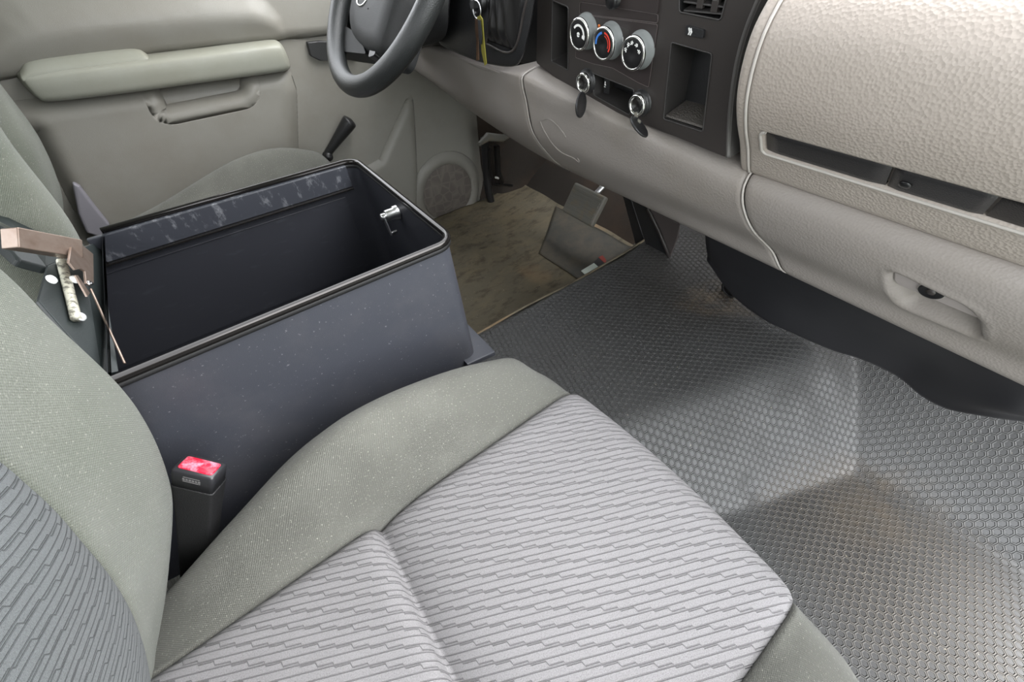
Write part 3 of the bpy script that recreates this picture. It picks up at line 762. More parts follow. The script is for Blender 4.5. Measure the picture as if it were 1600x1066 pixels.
# 12 volt sockets with open caps hanging below
def socket(px, py, ca, cb, ratio):
    h = .012; r = ray(px, py); t = (SO + SN * h).dot(SN) / r.dot(SN); c = r * t - SN * h
    s = mk('power_socket', *lathe([(.0195, .0), (.0188, .004), (.0165, .008)], c, SN, 36), MAT['black_soft'], stack)
    mk('socket_ring', *lathe([(.0158, .0), (.0160, .010), (.0154, .0124), (.0140, .0134), (.0122, .0128), (.0112, .010), (.0108, -.004)], c, SN, 56, 1.0, False), MAT['chrome'], s)
    mk('socket_barrel', *lathe([(.0108, .008), (.0100, -.004), (.0001, -.0045)], c, SN, 32), MAT['stack_face'], s)
    A_, B_ = on_plane(*ca, c + SN * .034, SN), on_plane(*cb, c + SN * .034, SN); q = (A_ + B_) / 2; dv = q.normalized(); cn = (B_ - A_).cross(dv).normalized()
    cn = (cn * math.sqrt(1 - ratio ** 2) - dv * ratio).normalized(); R2 = (B_ - A_).length / 2
    mk('socket_cap', *lathe([(.0001, -.001), (R2 * .93, -.001), (R2, .0), (R2, .002), (R2 * .93, .003), (R2 * .85, .0022), (.0001, .0022)], q, cn, 32), MAT['black_soft'], s)
    mk('cap_hinge', *tube([c - SV * .012 + SN * .010, (c - SV * .016 + SN * .012).lerp(q, .3), q + (c - q).normalized() * .010], .0030, 8), MAT['pedal'], s)
socket(910, 130, (909, 145), (905, 182), .42); socket(994, 165, (986, 184), (1010, 214), .28)
# switch in the slot and traction switch
mk('slot_switch', *merge(mark(630, 590, .0062, .016, 0, 0, -.010)), MAT['black_soft'], sl, smooth=False, bevel=.001)
mk('slot_symbol', *merge(mark(620, 588, .0007, .0022, 0, 0, -.0092), mark(620, 602, .0016, .0006, 0, 0, -.0092), mark(617, 615, .0016, .0006, 0, 0, -.0092)), MAT['white_mark'], sl, smooth=False)
tsw = plate([(1220, 168), (1345, 205), (1338, 262), (1212, 236)], 'traction_switch', MAT['black_soft'], .004)
mk('switch_symbol', *merge(mark(1245, 200, .0008, .0022, 0, 0, .0043, .4), mark(1258, 203, .0008, .0022, 0, 0, .0043, .4), mark(1244, 222, .0008, .0022, 0, 0, .0043, -.4), mark(1257, 225, .0008, .0022, 0, 0, .0043, -.4)), MAT['white_mark'], tsw, smooth=False)
# bezel side cheek toward the passenger (rolls back to the pad)
rows = []
side = [(1135, 246), (1136, 215), (1140, 160), (1149, 100), (1163, 48), (1184, -5), (1205, -50)]
for px, py in side:
    u, v = suv(px, py); rows.append([s3(u - .001, v, .0005), s3(u + .002, v, .0012), s3(u + .004, v, -.001), s3(u + .005, v, -.006), s3(u + .0055, v, -.05)])
v_, f_, u_ = loft(rows, 40, 14); mk('bezel_edge', v_, f_, M('bezel_edge', (84, 82, 80), .35).m, stack, uv=u_, solid=.001)

# ================================================================== steering
SWC = V(.418, .95, -.061); TI = .677; SWN = V(-math.cos(TI), 0, math.sin(TI)); SWU = V(0, 1, 0); SWV = SWN.cross(SWU).normalized()
if SWV.z < 0: SWV = -SWV
def sw(a, b, c_=0): return SWC + SWU * a + SWV * b + SWN * c_
def swp(px, py, c_=0):
    p = on_plane(px, py, SWC + SWN * c_, SWN) - SWC; return (p.dot(SWU), p.dot(SWV))
stw = thing('steering_wheel', 'dark leather-wrapped steering wheel in front of the driver door', 'steering wheel', SWC)
mk('rim', *tube([sw(.195 * math.cos(2 * math.pi * k / 96), .195 * math.sin(2 * math.pi * k / 96)) for k in range(96)], .0195, 18, closed=True), MAT['wheel'], stw)
hubP = [swp(*p, -.01) for p in [(548, 30), (553, 62), (575, 84), (604, 88), (618, 40), (640, -30), (600, -60), (560, -40)]]
def puff(P, c0, c1, name, mat, parent, lab=None):
    n = len(P); cx = sum(p[0] for p in P) / n; cy = sum(p[1] for p in P) / n; R_ = rpoly(P, .03, 6); n = len(R_); vs = []
    rings = [(1.0, c0), (1.0, c0 + (c1 - c0) * .5), (.97, c0 + (c1 - c0) * .8), (.88, c1), (.5, c1 + .003), (.02, c1 + .004)]
    for sc, h in rings:
        for p in R_: vs.append(sw(cx + (p[0] - cx) * sc, cy + (p[1] - cy) * sc, h))
    fs = gridfaces(len(rings), n, cv=True); fs.append(tuple(range(n)))
    return mk(name, vs, fs, mat, parent)
hub = puff(hubP, -.07, .0, 'hub', MAT['wheel_hub'], stw)
def spoke(pix, name, mat, c0=-.045, c1=-.008):
    P = [swp(*p, -.02) for p in pix]; R_ = rpoly(P, .008, 4); return mk(name, *prism([sw(p[0], p[1], c1) for p in R_], SWN * (c0 - c1)), mat, stw, smooth=False, bevel=.004, recalc=True)
spoke([(518, 62), (522, 82), (545, 86), (580, 90), (570, 60), (545, 45), (530, 52)], 'spoke', MAT['wheel_hub'])
spoke([(583, 96), (590, 70), (600, 10), (612, -40), (632, -40), (616, 20), (598, 70), (594, 92)], 'spoke', MAT['dark_gloss'])
spoke([(536, 40), (545, 20), (548, -40), (530, -40), (528, 10)], 'spoke', MAT['wheel_hub'])
ec = swp(566, -4, .004)
mk('hub_emblem', *tube([sw(ec[0] + .024 * math.cos(2 * math.pi * k / 40), ec[1] + .015 * math.sin(2 * math.pi * k / 40), .004) for k in range(40)], .0018, 8, closed=True), MAT['chrome'], hub)

scol = thing('steering_column', 'black steering column shroud with ignition lock and vinyl boot beneath the wheel', 'steering column', (.6, .86, -.2))
def lp_(pts, ax, vals): return [at(x, y, ax, v) for (x, y), v in zip(pts, vals)]
# shroud: two-part housing from the wheel hub to the dash
secs = []
A = [(625, 70), (648, 76), (690, 45), (700, 0), (702, -60), (640, -80)]
def ring_of(pix, X, n=30): return [at(x, y, 'x', X) for x, y in pix]
r1 = ring_of([(603, 25), (610, 62), (628, 84), (655, 74), (693, 60), (700, 20), (704, -60), (650, -90)], .50)
r2 = ring_of([(640, 40), (650, 70), (675, 72), (702, 62), (712, 20), (716, -20), (722, -70), (670, -90)], .56)
r3 = ring_of([(668, 50), (685, 68), (720, 80), (760, 80), (790, 40), (800, -10), (800, -70), (700, -90)], .60)
def closed_loft(rings, name, mat, parent, n=40, m=16, caps=True):
    rr = []
    for r in rings:
        rc = r + [r[0]]; P = arcs([r[-1]] + rc + [r[1]], n * 3); 
        # closed smoothing
        q = []; L = len(r)
        for k in range(n):
            t = k / n * L; i = int(t); f = t - i; p0, p1, p2, p3 = r[(i - 1) % L], r[i], r[(i + 1) % L], r[(i + 2) % L]
            q.append(.5 * ((2 * p1) + (p2 - p0) * f + (2 * p0 - 5 * p1 + 4 * p2 - p3) * f * f + (-p0 + 3 * p1 - 3 * p2 + p3) * f ** 3))
        rr.append(q)
    cols = [cat([r[j] for r in rr], m) for j in range(n)]; vs = [cols[j][i] for i in range(m) for j in range(n)]
    fs = gridfaces(m, n, cv=True)
    if caps: fs += [tuple(range(n)), tuple((m - 1) * n + j for j in range(n))]
    return mk(name, vs, fs, mat, parent, recalc=True)
closed_loft([r1, r2, r3], 'column_shroud', MAT['black_soft'], scol)
# boot housing, rounded square
q1 = [(686, 66), (712, 82), (755, 98), (800, 104), (815, 92), (824, 62), (834, 10), (836, -60), (760, -90), (715, -60), (700, 0), (692, 40)]
hsg = closed_loft([ring_of(q1, .545), ring_of(q1, .535), ring_of([(x * .985 + 11, y * .98) for x, y in q1], .53)], 'boot_housing', MAT['black_soft'], scol, 60, 8)
bt = [(760, 68), (790, 82), (806, 72), (816, 30), (820, -20), (770, -40), (768, 5)]
fr = [at(x, y, 'x', .527) for x, y in bt]
mk('boot_frame', *tube(cat(fr + [fr[0]], 60), .0022, 8), MAT['stack_face'], scol)
vs = []; nb = 28
def bil(u, v):
    a = at(764, -40, 'x', .53).lerp(at(818, -40, 'x', .53), u); b = at(762, 64, 'x', .53).lerp(at(806, 80, 'x', .53), u); return a.lerp(b, v)
for i in range(nb):
    for j in range(nb):
        u, v = i / (nb - 1), j / (nb - 1); p = bil(u, v); e = min(u, 1 - u, 1 - v) * 4
        d = .010 * min(1, e) * (1 + .6 * math.sin(8 * (u - .3 * v) * 3.0) * v) ; vs.append(p + V(-1, 0, 0) * d)
mk('vinyl_boot', vs, gridfaces(nb, nb), MAT['boot'], scol, solid=.001)
ic = at(745, 4, 'x', .522)
mk('ignition_lock', *lathe([(.019, -.01), (.018, .004), (.0150, .006), (.0148, .002), (.012, .002), (.0118, .007), (.0001, .0075)], ic, (-1, 0, .05), 36), MAT['dark_gloss'], scol)
mk('screw_hole', *lathe([(.002, 0), (.0021, .0006), (.0001, .0006)], at(664, 34, 'x', .497), (-1, 0, -.1), 12), MAT['deep_black'], scol)
kr = thing('key_ring', 'steel key ring with brass-coloured keys hanging from the ignition lock', 'keys', at(756, 104, 'x', .50))
rc = at(745, 15, 'x', .503)
mk('ring', *tube([rc + V(0, .0125 * math.cos(a), .0125 * math.sin(a)) for a in [2 * math.pi * k / 36 for k in range(36)]], .0012, 8, closed=True), MAT['steel'], kr)
mk('ignition_key', *box(at(744, 6, 'x', .507), V(1, 0, 0), V(0, 1, 0), V(0, 0, 1), .010, .0035, .006), MAT['deep_black'], kr, smooth=False, bevel=.001)
def hangkey(pts, X, mat, name, th=.0016):
    P = [at(x, y, 'x', X) for x, y in pts]; mk(name, *prism(P, V(th, 0, 0)), mat, kr, smooth=False, bevel=.0004, recalc=True)
hangkey([(745, 27), (750, 24), (754, 30), (756, 60), (760, 100), (757, 103), (752, 80), (750, 50)], .500, MAT['brass'], 'key')
hangkey([(742, 30), (748, 30), (750, 48), (747, 60), (748, 94), (744, 95), (744, 62), (742, 45)], .503, MAT['key_steel'], 'key')
hangkey([(746, 30), (750, 32), (753, 58), (752, 70), (748, 60)], .498, MAT['deep_black'], 'key')
# turn signal stalk end seen left of the wheel rim: inside door handle
# ================================================================== driver door
YD = 1.50
door = thing('truck_door', 'closed driver door with beige-grey inner panel, armrest, window crank and speaker', 'door', (.3, 1.52, -.88))
def dp(px, py): p = at(px, py, 'y', YD); return (p.x, p.z)
seamL = [dp(*p) for p in [(-60, 118), (0, 107), (120, 86), (250, 67), (390, 54), (500, 45), (600, 33), (720, 20)]]
def seam_z(X):
    for a, b in zip(seamL, seamL[1:]):
        if a[0] <= X <= b[0]: return a[1] + (b[1] - a[1]) * (X - a[0]) / (b[0] - a[0])
    return seamL[0][1] if X < seamL[0][0] else seamL[-1][1]
lowP = [dp(*p) for p in [(-60, 175), (36, 160), (200, 140), (445, 108), (456, 140), (459, 240), (452, 300), (420, 380), (300, 400), (180, 372), (120, 320), (60, 200), (-60, 190)]]
upP = [dp(*p) for p in [(-80, 112), (0, 103), (200, 72), (395, 50), (428, 44), (425, 30), (408, 10), (385, -6), (300, -14), (120, -4), (30, 6), (0, 22), (-20, 60), (-80, 80)]]
pulP = rpoly([dp(*p) for p in [(224, 120), (248, 181), (388, 153), (396, 100)]], .03, 8)
pulI = rpoly([dp(*p) for p in [(240, 130), (252, 160), (368, 142), (376, 112)]], .012, 5)
spkC = dp(696, 298); 
mapP = [dp(*p) for p in [(637, 150), (642, 220), (645, 290), (643, 350), (600, 420), (470, 400), (500, 330), (520, 290), (560, 268), (592, 250), (612, 205)]]
rr_ = .128
def door_d(X, z):
    d = 0.
    sz = seam_z(X)
    d += .03 * sst(.012, -.012, -(z - sz) * -1) if False else 0
    d += .018 * sst(-.004, .004, z - sz)                    # upper section stands proud
    d -= .006 * gauss(z - sz + .003, .004)
    if z > sz - .02: d += .022 * sst(.02, -.05, sdpoly(X, z, upP))
    if z < sz:
        d += .028 * sst(.006, -.035, sdpoly(X, z, lowP))
        q = sdpoly(X, z, pulP); 
        if q < .03: d += .006 * gauss(q, .006) - .022 * sst(.0, -.016, q)
        if X > .4:
            r = math.hypot(X - spkC[0], z - spkC[1])
            m_ = sdpoly(X, z, mapP); d += .016 * sst(.004, -.012, m_) * sst(rr_, rr_ + .03, r); d += .014 * sst(rr_ + .035, rr_ + .012, r) - .012 * sst(rr_ + .006, rr_ - .004, r)
    return d
nx, nz = 300, 230; vs = []
xs = [-.62 + 1.57 * i / (nx - 1) for i in range(nx)]
for X in xs:
    ztop = .02
    for j in range(nz):
        z = -.93 + (ztop + .93) * j / (nz - 1)
        fade = 1
        vs.append((X, YD - door_d(X, z) + .03 * sst(.87, .95, X), z))
mk('inner_panel', vs, gridfaces(nx, nz), MAT['door'], door, solid=.02)
vs = []
# vinyl pad filling the upper section's bulge, its pale colour holds windshield light
def patch(P, name, mat, off, parent, n=90, m=50, inset=.0):
    x0, x1 = min(p[0] for p in P), max(p[0] for p in P); z0, z1 = min(p[1] for p in P), max(p[1] for p in P)
    vs = {}; idx = {}; V_ = []; F_ = []
    # star grid from boundary to centre keeps the outline clean
    R_ = rpoly(P, .02 if len(P) < 20 else .0005, 5 if len(P) < 20 else 1); cx, cz = sum(p[0] for p in R_) / len(R_), sum(p[1] for p in R_) / len(R_); k = len(R_); rings = 26
    for i in range(rings):
        t = 1 - i / (rings - 1) * .999
        for p in R_:
            X, z = cx + (p[0] - cx) * t, cz + (p[1] - cz) * t; V_.append((X, YD - door_d(X, z) - off, z))
    return mk(name, V_, gridfaces(rings, k, cv=True), mat, parent, solid=.004)
patch(upP, 'upper_pad', MAT['door_up_lit'], .0015, door)
# armrest
ar = []
top_b = [(32, 122), (60, 112), (120, 104), (230, 92), (330, 82), (430, 66)]; 
def arm_sec(px, ytop, yedge, ybot, depth):
    a = at(px, ybot, 'y', YD - depth + .012)
    e = at(px, yedge, 'y', YD - depth); X = e.x; zt = e.z
    return [V(X, YD - .015, zt + .016), V(X, YD - depth * .6, zt + .014), V(X, YD - depth + .006, zt + .007), V(X, YD - depth, zt - .004), V(X, YD - depth + .001, (zt + a.z) / 2), V(X, YD - depth + .008, a.z + .004), V(X, YD - depth * .6, a.z - .004), V(X, YD - .01, a.z - .004)]
arm = [(32, 0, 128, 140, .03), (36, 0, 128, 156, .062), (50, 0, 127, 163, .075), (120, 0, 117, 156, .082), (200, 0, 107, 146, .084), (300, 0, 94, 132, .084), (380, 0, 83, 121, .082), (432, 0, 76, 113, .075), (444, 0, 78, 107, .06), (448, 0, 84, 102, .03)]
v_, f_, u_ = loft([arm_sec(*a) for a in arm], 90, 30)
armo = mk('armrest', v_, f_, MAT['armrest'], door, uv=u_, solid=.004)
# raised rear cushion on the armrest
A0 = at(40, 118, 'y', YD - .07); 
secs = []
for px, w_, z_ in ((36, .02, 0), (60, .05, .012), (120, .055, .014), (200, .055, .014), (228, .05, .010), (238, .02, 0)):
    e = at(px, {36: 128, 60: 122, 120: 113, 200: 103, 228: 99, 238: 99}[px], 'y', YD - .075)
    secs.append([V(e.x, YD - .012, e.z + .012 + z_ * .6), V(e.x, YD - .03, e.z + .014 + z_), V(e.x, YD - .05, e.z + .012 + z_), V(e.x, YD - .068, e.z + .006 + z_ * .4), V(e.x, YD - .07, e.z)])
v_, f_, u_ = loft(secs, 50, 14); mk('armrest_pad', v_, f_, MAT['armrest'], door, uv=u_, solid=.004)
patch(pulI, 'pull_cup', MAT['door_low'], .004, door)
# speaker grille
mk('speaker_grille', *lathe([(rr_ * 1.0, .0), (rr_ * .995, .004), (rr_ * .9, .007), (rr_ * .5, .011), (.0001, .013)], V(spkC[0], YD - .019, spkC[1]), (0, -1, 0), 64), MAT['speaker'], door)
mk('grille_ring', *tube([V(spkC[0] + (rr_ + .004) * math.cos(a), YD - .026, spkC[1] + (rr_ + .004) * math.sin(a)) for a in [2 * math.pi * k / 64 for k in range(64)]], .005, 10, closed=True), MAT['door_low'], door)
# window crank
c0 = at(513, 238, 'y', YD - .03); c1 = at(545, 192, 'y', YD - .055)
ck = mk('window_crank', *tube(cat([c0 + V(-.004, 0, -.006), c0, c0.lerp(c1, .35), c0.lerp(c1, .75), c1, c1 + (c1 - c0).normalized() * .014], 24), [.004 + .010 * sst(0, 3, k) if k < 3 else (.012 + .010 * sst(4, 18, k) if k < 21 else (.020, .015, .005)[k - 21]) for k in range(24)], 16), MAT['black_soft'], door)
mk('crank_knob', *lathe([(.014, 0), (.0145, .02), (.012, .026), (.0001, .028)], at(512, 244, 'y', YD - .03) + V(0, 0.01, 0), (0, -1, 0), 28), MAT['black_soft'], ck)
# inside door release seen behind the wheel rim
hpx = [(480, 66), (500, 64), (540, 66), (560, 68), (558, 92), (540, 94), (500, 95), (486, 88)]
P = [at(x, y, 'y', YD - .035) for x, y in hpx]
mk('door_handle', *prism(P, V(0, .02, 0)), MAT['black_soft'], door, smooth=False, bevel=.008, recalc=True)
# raised creases of the map pocket
cr1 = [at(*p, 'y', YD - .017) for p in [(637, 150), (641, 210), (644, 270), (643, 310), (632, 330)]]
mk('crease', *tube(cat(cr1, 30), .0024, 8), MAT['door'], door)
cr2 = [at(*p, 'y', YD - .012) for p in [(636, 152), (618, 195), (600, 235), (584, 256), (560, 268)]]
mk('crease', *tube(cat(cr2, 30), .0022, 8), MAT['door'], door)

# ================================================================== heater housing under the dash
hb = thing('heater_housing', 'smooth black housing hanging under the dashboard below the glove box', 'housing', (.9, .0, -.6))
bot = [((1104, 408), .83), ((1140, 458), .84), ((1190, 498), .84), ((1240, 522), .85), ((1300, 548), .86), ((1345, 562), .86), ((1400, 588), .86), ((1440, 620), .84), ((1480, 640), .82), ((1540, 652), .80), ((1600, 660), .80), ((1700, 668), .80)]
bot = [at(*p, 'x', x) for p, x in bot]
secs = []
for b in bot: secs.append([V(.76, b.y, -.40), V(.77, b.y, -.46), V(b.x - .03, b.y, (b.z - .44) / 2 - .01), V(b.x - .008, b.y, b.z + .02), V(b.x, b.y, b.z + .002), V(b.x + .02, b.y, b.z - .004), V(b.x + .12, b.y, b.z + .0)])
v_, f_, u_ = loft(secs, 70, 26); mk('housing_shell', v_, f_, M('housing_black', (32, 32, 35), .5).m, hb, uv=u_, solid=.004)
gr = thing('cable_grommet', 'round black rubber grommet on the floor beside the heater housing', 'grommet', at(1142, 466, 'x', .93))
gc = at(1141, 450, 'x', .95)
mk('ring', *tube([gc + V(.006 * math.cos(a), .022 * math.cos(a), .022 * math.sin(a)) for a in [2 * math.pi * k / 40 for k in range(40)]], .005, 10, closed=True), MAT['black_soft'], gr)
mk('core', *lathe([(.018, -.004), (.016, .003), (.006, .004), (.0001, .002)], gc, (-1, .2, .2), 28), MAT['deep_black'], gr)

# ================================================================== seats
ZB0 = [(-.44, -.565), (-.38, -.550), (-.298, -.528), (-.186, -.470), (-.10, -.432), (-.046, -.414), (.0, -.408), (.06, -.414), (.138, -.434), (.20, -.460), (.245, -.485)]
ZB1 = [(-.43, -.55), (-.342, -.517), (-.20, -.486), (-.05, -.446), (.02, -.430), (.075, -.424), (.11, -.424), (.152, -.430), (.20, -.446), (.245, -.470)]
def make_seat(cy, ky, dxc, dxb, io, zb, yaw, label, group):
    """dy lateral shift, dxc cushion shift, dxb backrest shift. Local numbers are those of the passenger seat."""
    t = thing('truck_seat', label, 'seat', (0 + dxc, cy, -.80), group)
    def yy(Y): return cy + (Y - .0675) * ky
    A, B = .247, -.112                     # seams
    def itop(X):                           # insert height
        z = -.50
        if X > .256: z = -.55 + math.sqrt(max(0, .05 ** 2 - (min(X, .3055) - .256) ** 2))
        return z
    xc = -.048
    # insert cushions: dense in X
    X_ = [-.44, -.40, -.36, -.33] + [-.30 + .02 * k for k in range(12)] + [-.075, -.066, -.060, -.056, -.053, -.050, -.048, -.046, -.042, -.036, -.026, -.012, .01] + [.03 + .02 * k for k in range(12)] + [.256 + .05 * math.sin(math.pi / 2 * k / 9) for k in range(1, 10)]
    Yn = 46; vs = []; uv = []
    rows = 0; u = 0; prev = None
    for X in X_ + [None] * 5:
        rows += 1
        if X is None:
            kk = rows - len(X_); z0 = -.55 - .05 * kk; Xe = .3065 - .004 * kk
        else:
            z0 = itop(X); Xe = X
            if X <= xc: z0 -= .020 * (1 - math.sqrt(max(0, 1 - min(1, 1 - (xc - X) / .022) ** 2))) if xc - X < .022 else 0
            else: z0 -= .026 * math.exp(-(X - xc) / .030)
            if X < -.34: z0 -= .01
        if prev is not None: u += math.hypot(Xe - prev[0], z0 - prev[1])
        prev = (Xe, z0)
        for j in range(Yn):
            tt = j / (Yn - 1); Y = B + (A - B) * tt; e = min(tt, 1 - tt) * (A - B)
            puffz = -.012 * (1 - math.sqrt(max(0, 1 - (1 - min(1, e / .03)) ** 2)))
            cr_ = .006 * math.sin(math.pi * tt)
            bow = .008 * math.sin(math.pi * tt) if Xe > .27 else .008 * math.sin(math.pi * tt) * sst(.15, .27, Xe)
            vs.append((Xe + dxc + bow, yy(Y), z0 + puffz + cr_)); uv.append((u, Y))
    mk('seat_insert', vs, gridfaces(rows, Yn), MAT['insert'], t, uv=uv, solid=-.03)
    # bolsters
    for sgn in (1, -1):
        secs = []
        def mp(X, Y, z): return V(X + dxc, yy(Y if sgn > 0 else 2 * .0675 - Y), z)
        for X, z in zb:
            si = itop(X) - .010; w_ = .0 if X > -.1 else -.022 * sst(-.1, -.25, X)
            hgt = z - si
            secs.append([mp(X, A - .002, si - .03), mp(X, A + .001, si), mp(X, A + .012, si + hgt * .25), mp(X, A + .040, si + hgt * .72), mp(X, A + .070 + w_ * .3, z + .001), mp(X, A + .098 + w_ * .6, z - .006), mp(X, A + .128 + w_, z - .045), mp(X, A + .150 + w_, z - .10), mp(X, A + .158 + w_, -.60), mp(X, A + .155 + w_, -.72)])
        for X, z, dd in ((.275, -.515, .0), (.296, -.548, .004), (.307, -.59, .01), (.309, -.64, .016), (.305, -.70, .016), (.30, -.74, .016)):
            si = min(itop(min(X, .3055)) - .010, z - .004)
            if X < .30 and z > -.57: si = itop(X) - .010
            secs.append([mp(X + .004, A - .002, si - .03), mp(X + .004, A + .001, min(si, z)), mp(X + .003, A + .012, min(si, z) + .001), mp(X + .001, A + .040, max(z - .002, min(si, z))), mp(X - .004, A + .065, z), mp(X - .014 - dd, A + .090, z - .006), mp(X - .034 - dd, A + .118, z - .03), mp(X - .050 - dd, A + .135, z - .06), mp(X - .055 - dd, A + .145, z - .08 if z > -.66 else -.745), mp(X - .055 - dd, A + .145, -.75)])
        v_, f_, u_ = loft(secs, 110, 44, flip=(sgn < 0)); mk('side_bolster', v_, f_, MAT['bolster'], t, uv=u_, solid=-.02 if sgn > 0 else -.02)
    # piping along the seams
    # backrest
    ridge = [(-.66, -.35), (-.60, -.330), (-.525, -.272), (-.437, -.214), (-.387, -.190), (-.33, -.170), (-.276, -.158), (-.20, -.152), (-.142, -.147), (0, -.150), (.12, -.165)]
    seamx = [(-.66, -.36), (-.60, -.335), (-.517, -.296), (-.437, -.252), (-.384, -.226), (-.33, -.204), (-.276, -.186), (-.215, -.168), (-.15, -.158), (0, -.160), (.12, -.175)]
    for sgn in (1, -1):
        secs = []
        def mp(X, Y, z): Y = yy(Y if sgn > 0 else 2 * .0675 - Y); return V(X + dxb + yaw * (Y - cy), Y, z)
        for (z, rx), (_, sx_) in zip(ridge, seamx):
            secs.append([mp(sx_ - .03 + io, A - .006, z), mp(sx_ - .004 + io * .5, A - .002, z), mp(sx_ + (rx - sx_) * .3 - .002, A + .030, z), mp(sx_ + (rx - sx_) * .75, A + .08, z), mp(rx - .002, A + .115, z), mp(rx - .003, A + .140, z), mp(rx - .014, A + .163, z), mp(rx - .040, A + .180, z), mp(rx - .08, A + .184, z), mp(rx - .12, A + .170, z)])
        v_, f_, u_ = loft(secs, 90, 40, flip=(sgn > 0)); mk('backrest_bolster', v_, f_, MAT['bolster_back'], t, uv=[(b, a) for a, b in u_], solid=-.02)
    secs = []
    for z, sx_ in seamx:
        k_ = sst(-.62, -.45, z)
        secs.append([V((sx_ + o * k_ + dxb) + yaw * (yy(Y) - cy), yy(Y), z) for Y, o in ((A + .002, -.03 + io), (A - .001, -.010 + io), (A - .012, -.003 + io), (A - .05, -.0 + io), (A - .12, -.002 + io), (B + .12, -.002 + io), (B + .05, -.0 + io), (B + .012, -.003 + io), (B + .001, -.010 + io), (B - .002, -.03 + io))])
    v_, f_, u_ = loft(secs, 90, 50); mk('backrest_insert', v_, f_, MAT['insert_back'], t, uv=u_, solid=-.02)
    # base shell
    v0 = box(V(-.02 + dxc, cy, -.76), V(1, 0, 0), V(0, 1, 0), V(0, 0, 1), .27, .27 * ky, .06); mk('seat_base', *v0, MAT['black_soft'], t, smooth=False, bevel=.02)
    v0 = box(V(-.45 + dxb, cy, -.30), V(1, 0, 0), V(0, 1, 0), V(0, 0, 1), .05, .28 * ky, .40); mk('backrest_shell', *v0, MAT['black_soft'], t, smooth=False, bevel=.03)
    return t
make_seat(.0675, 1, 0, 0, .004, ZB0, 0, 'grey cloth passenger seat filling the foreground, with patterned insert', 'front seats')
make_seat(1.14, .92, .03, -.095, -.07, ZB1, -.13, 'green-grey driver seat between the metal box and the far door', 'front seats')
# pale side shield at the driver seat hinge
ss_ = thing('seat_side_shield', 'narrow lilac-grey plastic shield at the driver seat hinge by the door', 'trim piece', at(140, 358, 'y', 1.42))
P = [at(x, y, 'y', 1.43) for x, y in [(112, 285), (125, 292), (150, 325), (172, 352), (160, 372), (135, 365), (122, 335)]]
mk('shield', *prism(P, V(0, .02, 0)), MAT['lavender'], ss_, smooth=False, bevel=.006, recalc=True)

# ================================================================== locking steel box between the seats
bx0, bx1, by0, by1, zt, zb_ = -.185, .2185, .4375, .806, -.300, -.545
sb = thing('console_box', 'open black steel lock box standing between the two front seats', 'box', (.02, .62, -.72))
def rrect(x0, x1, y0, y1, r, n=8, rear=.004):
    out = []
    for cx, cy, a0, rr in ((x1 - r, y1 - r, 0, r), (x0 + rear, y1 - rear, 90, rear), (x0 + rear, y0 + rear, 180, rear), (x1 - r, y0 + r, 270, r)):
        for k in range(n + 1):
            a = math.radians(a0 + 90 * k / n); out.append((cx + rr * math.cos(a), cy + rr * math.sin(a)))
    return out
O = rrect(bx0, bx1, by0, by1, .026); n_ = len(O)
vs = []
for z, g in ((zt, 0), (-.40, .001), (zb_, .002), (-.72, .002)):
    for x, y in O: vs.append((x + (.018 * (z - zt) / (zb_ - zt) * .8 if x > 0 else -.66 * (zt - z) if z > -.55 else -.66 * .25), y, z))
mk('outer_shell', vs, gridfaces(4, n_, cv=True), MAT['box'], sb)
Oi = rrect(bx0 + .003, bx1 - .003, by0 + .003, by1 - .003, .023)
vs = []
for z in (zt, -.40, zb_, -.68):
    for x, y in Oi: vs.append((x + (.014 * (z - zt) / (zb_ - zt) if x > 0 else -.65 * (zt - max(z, -.545))), y, z))
mk('inner_liner', vs, gridfaces(4, n_, cv=True) + [tuple(3 * n_ + i for i in range(n_))], MAT['box_in'], sb)
open_rim = O[-9:] + O[:9]
rimpts = [V(bx0, by0, zt)] + [V(x, y, zt) for x, y in O[-9:]] + [V(x, y, zt) for x, y in O[:9]] + [V(bx0, by1, zt)]
mk('rim', *tube(rimpts, .0052, 12), MAT['rim'], sb)
mk('rim_groove', *tube([p + V(0, 0, -.0065) for p in rimpts], .0046, 10), MAT['deep_black'], sb)
# scuffed band and step along the far inner wall
mk('inner_band', *box(V((-.206 + .195) / 2, by1 - .008, -.322), V(1, 0, 0), V(0, 1, 0), V(0, 0, 1), .2005, .0045, .020), MAT['box_band'], sb, smooth=False, bevel=.0015)
mk('inner_ledge', *box(V((-.212 + .195) / 2, by1 - .011, -.3435), V(1, 0, 0), V(0, 1, 0), V(0, 0, 1), .2035, .0085, .0016), MAT['rim'], sb, smooth=False, bevel=.0008)
mk('lower_liner', *prism([V(.175, by1 - .0065, -.362), V(-.222, by1 - .0065, -.362), V(-.335, by1 - .0065, -.53), V(.175, by1 - .0065, -.53)], V(0, .003, 0)), MAT['box_in'], sb, smooth=False, bevel=.001)
# base flange in front
P = [V(.20, .425, -.548), V(.262, .425, -.556), V(.262, .82, -.556), V(.20, .82, -.548)]
mk('base_flange', *prism(P, V(0, 0, -.012)), MAT['box'], sb, smooth=False, bevel=.002, recalc=True)
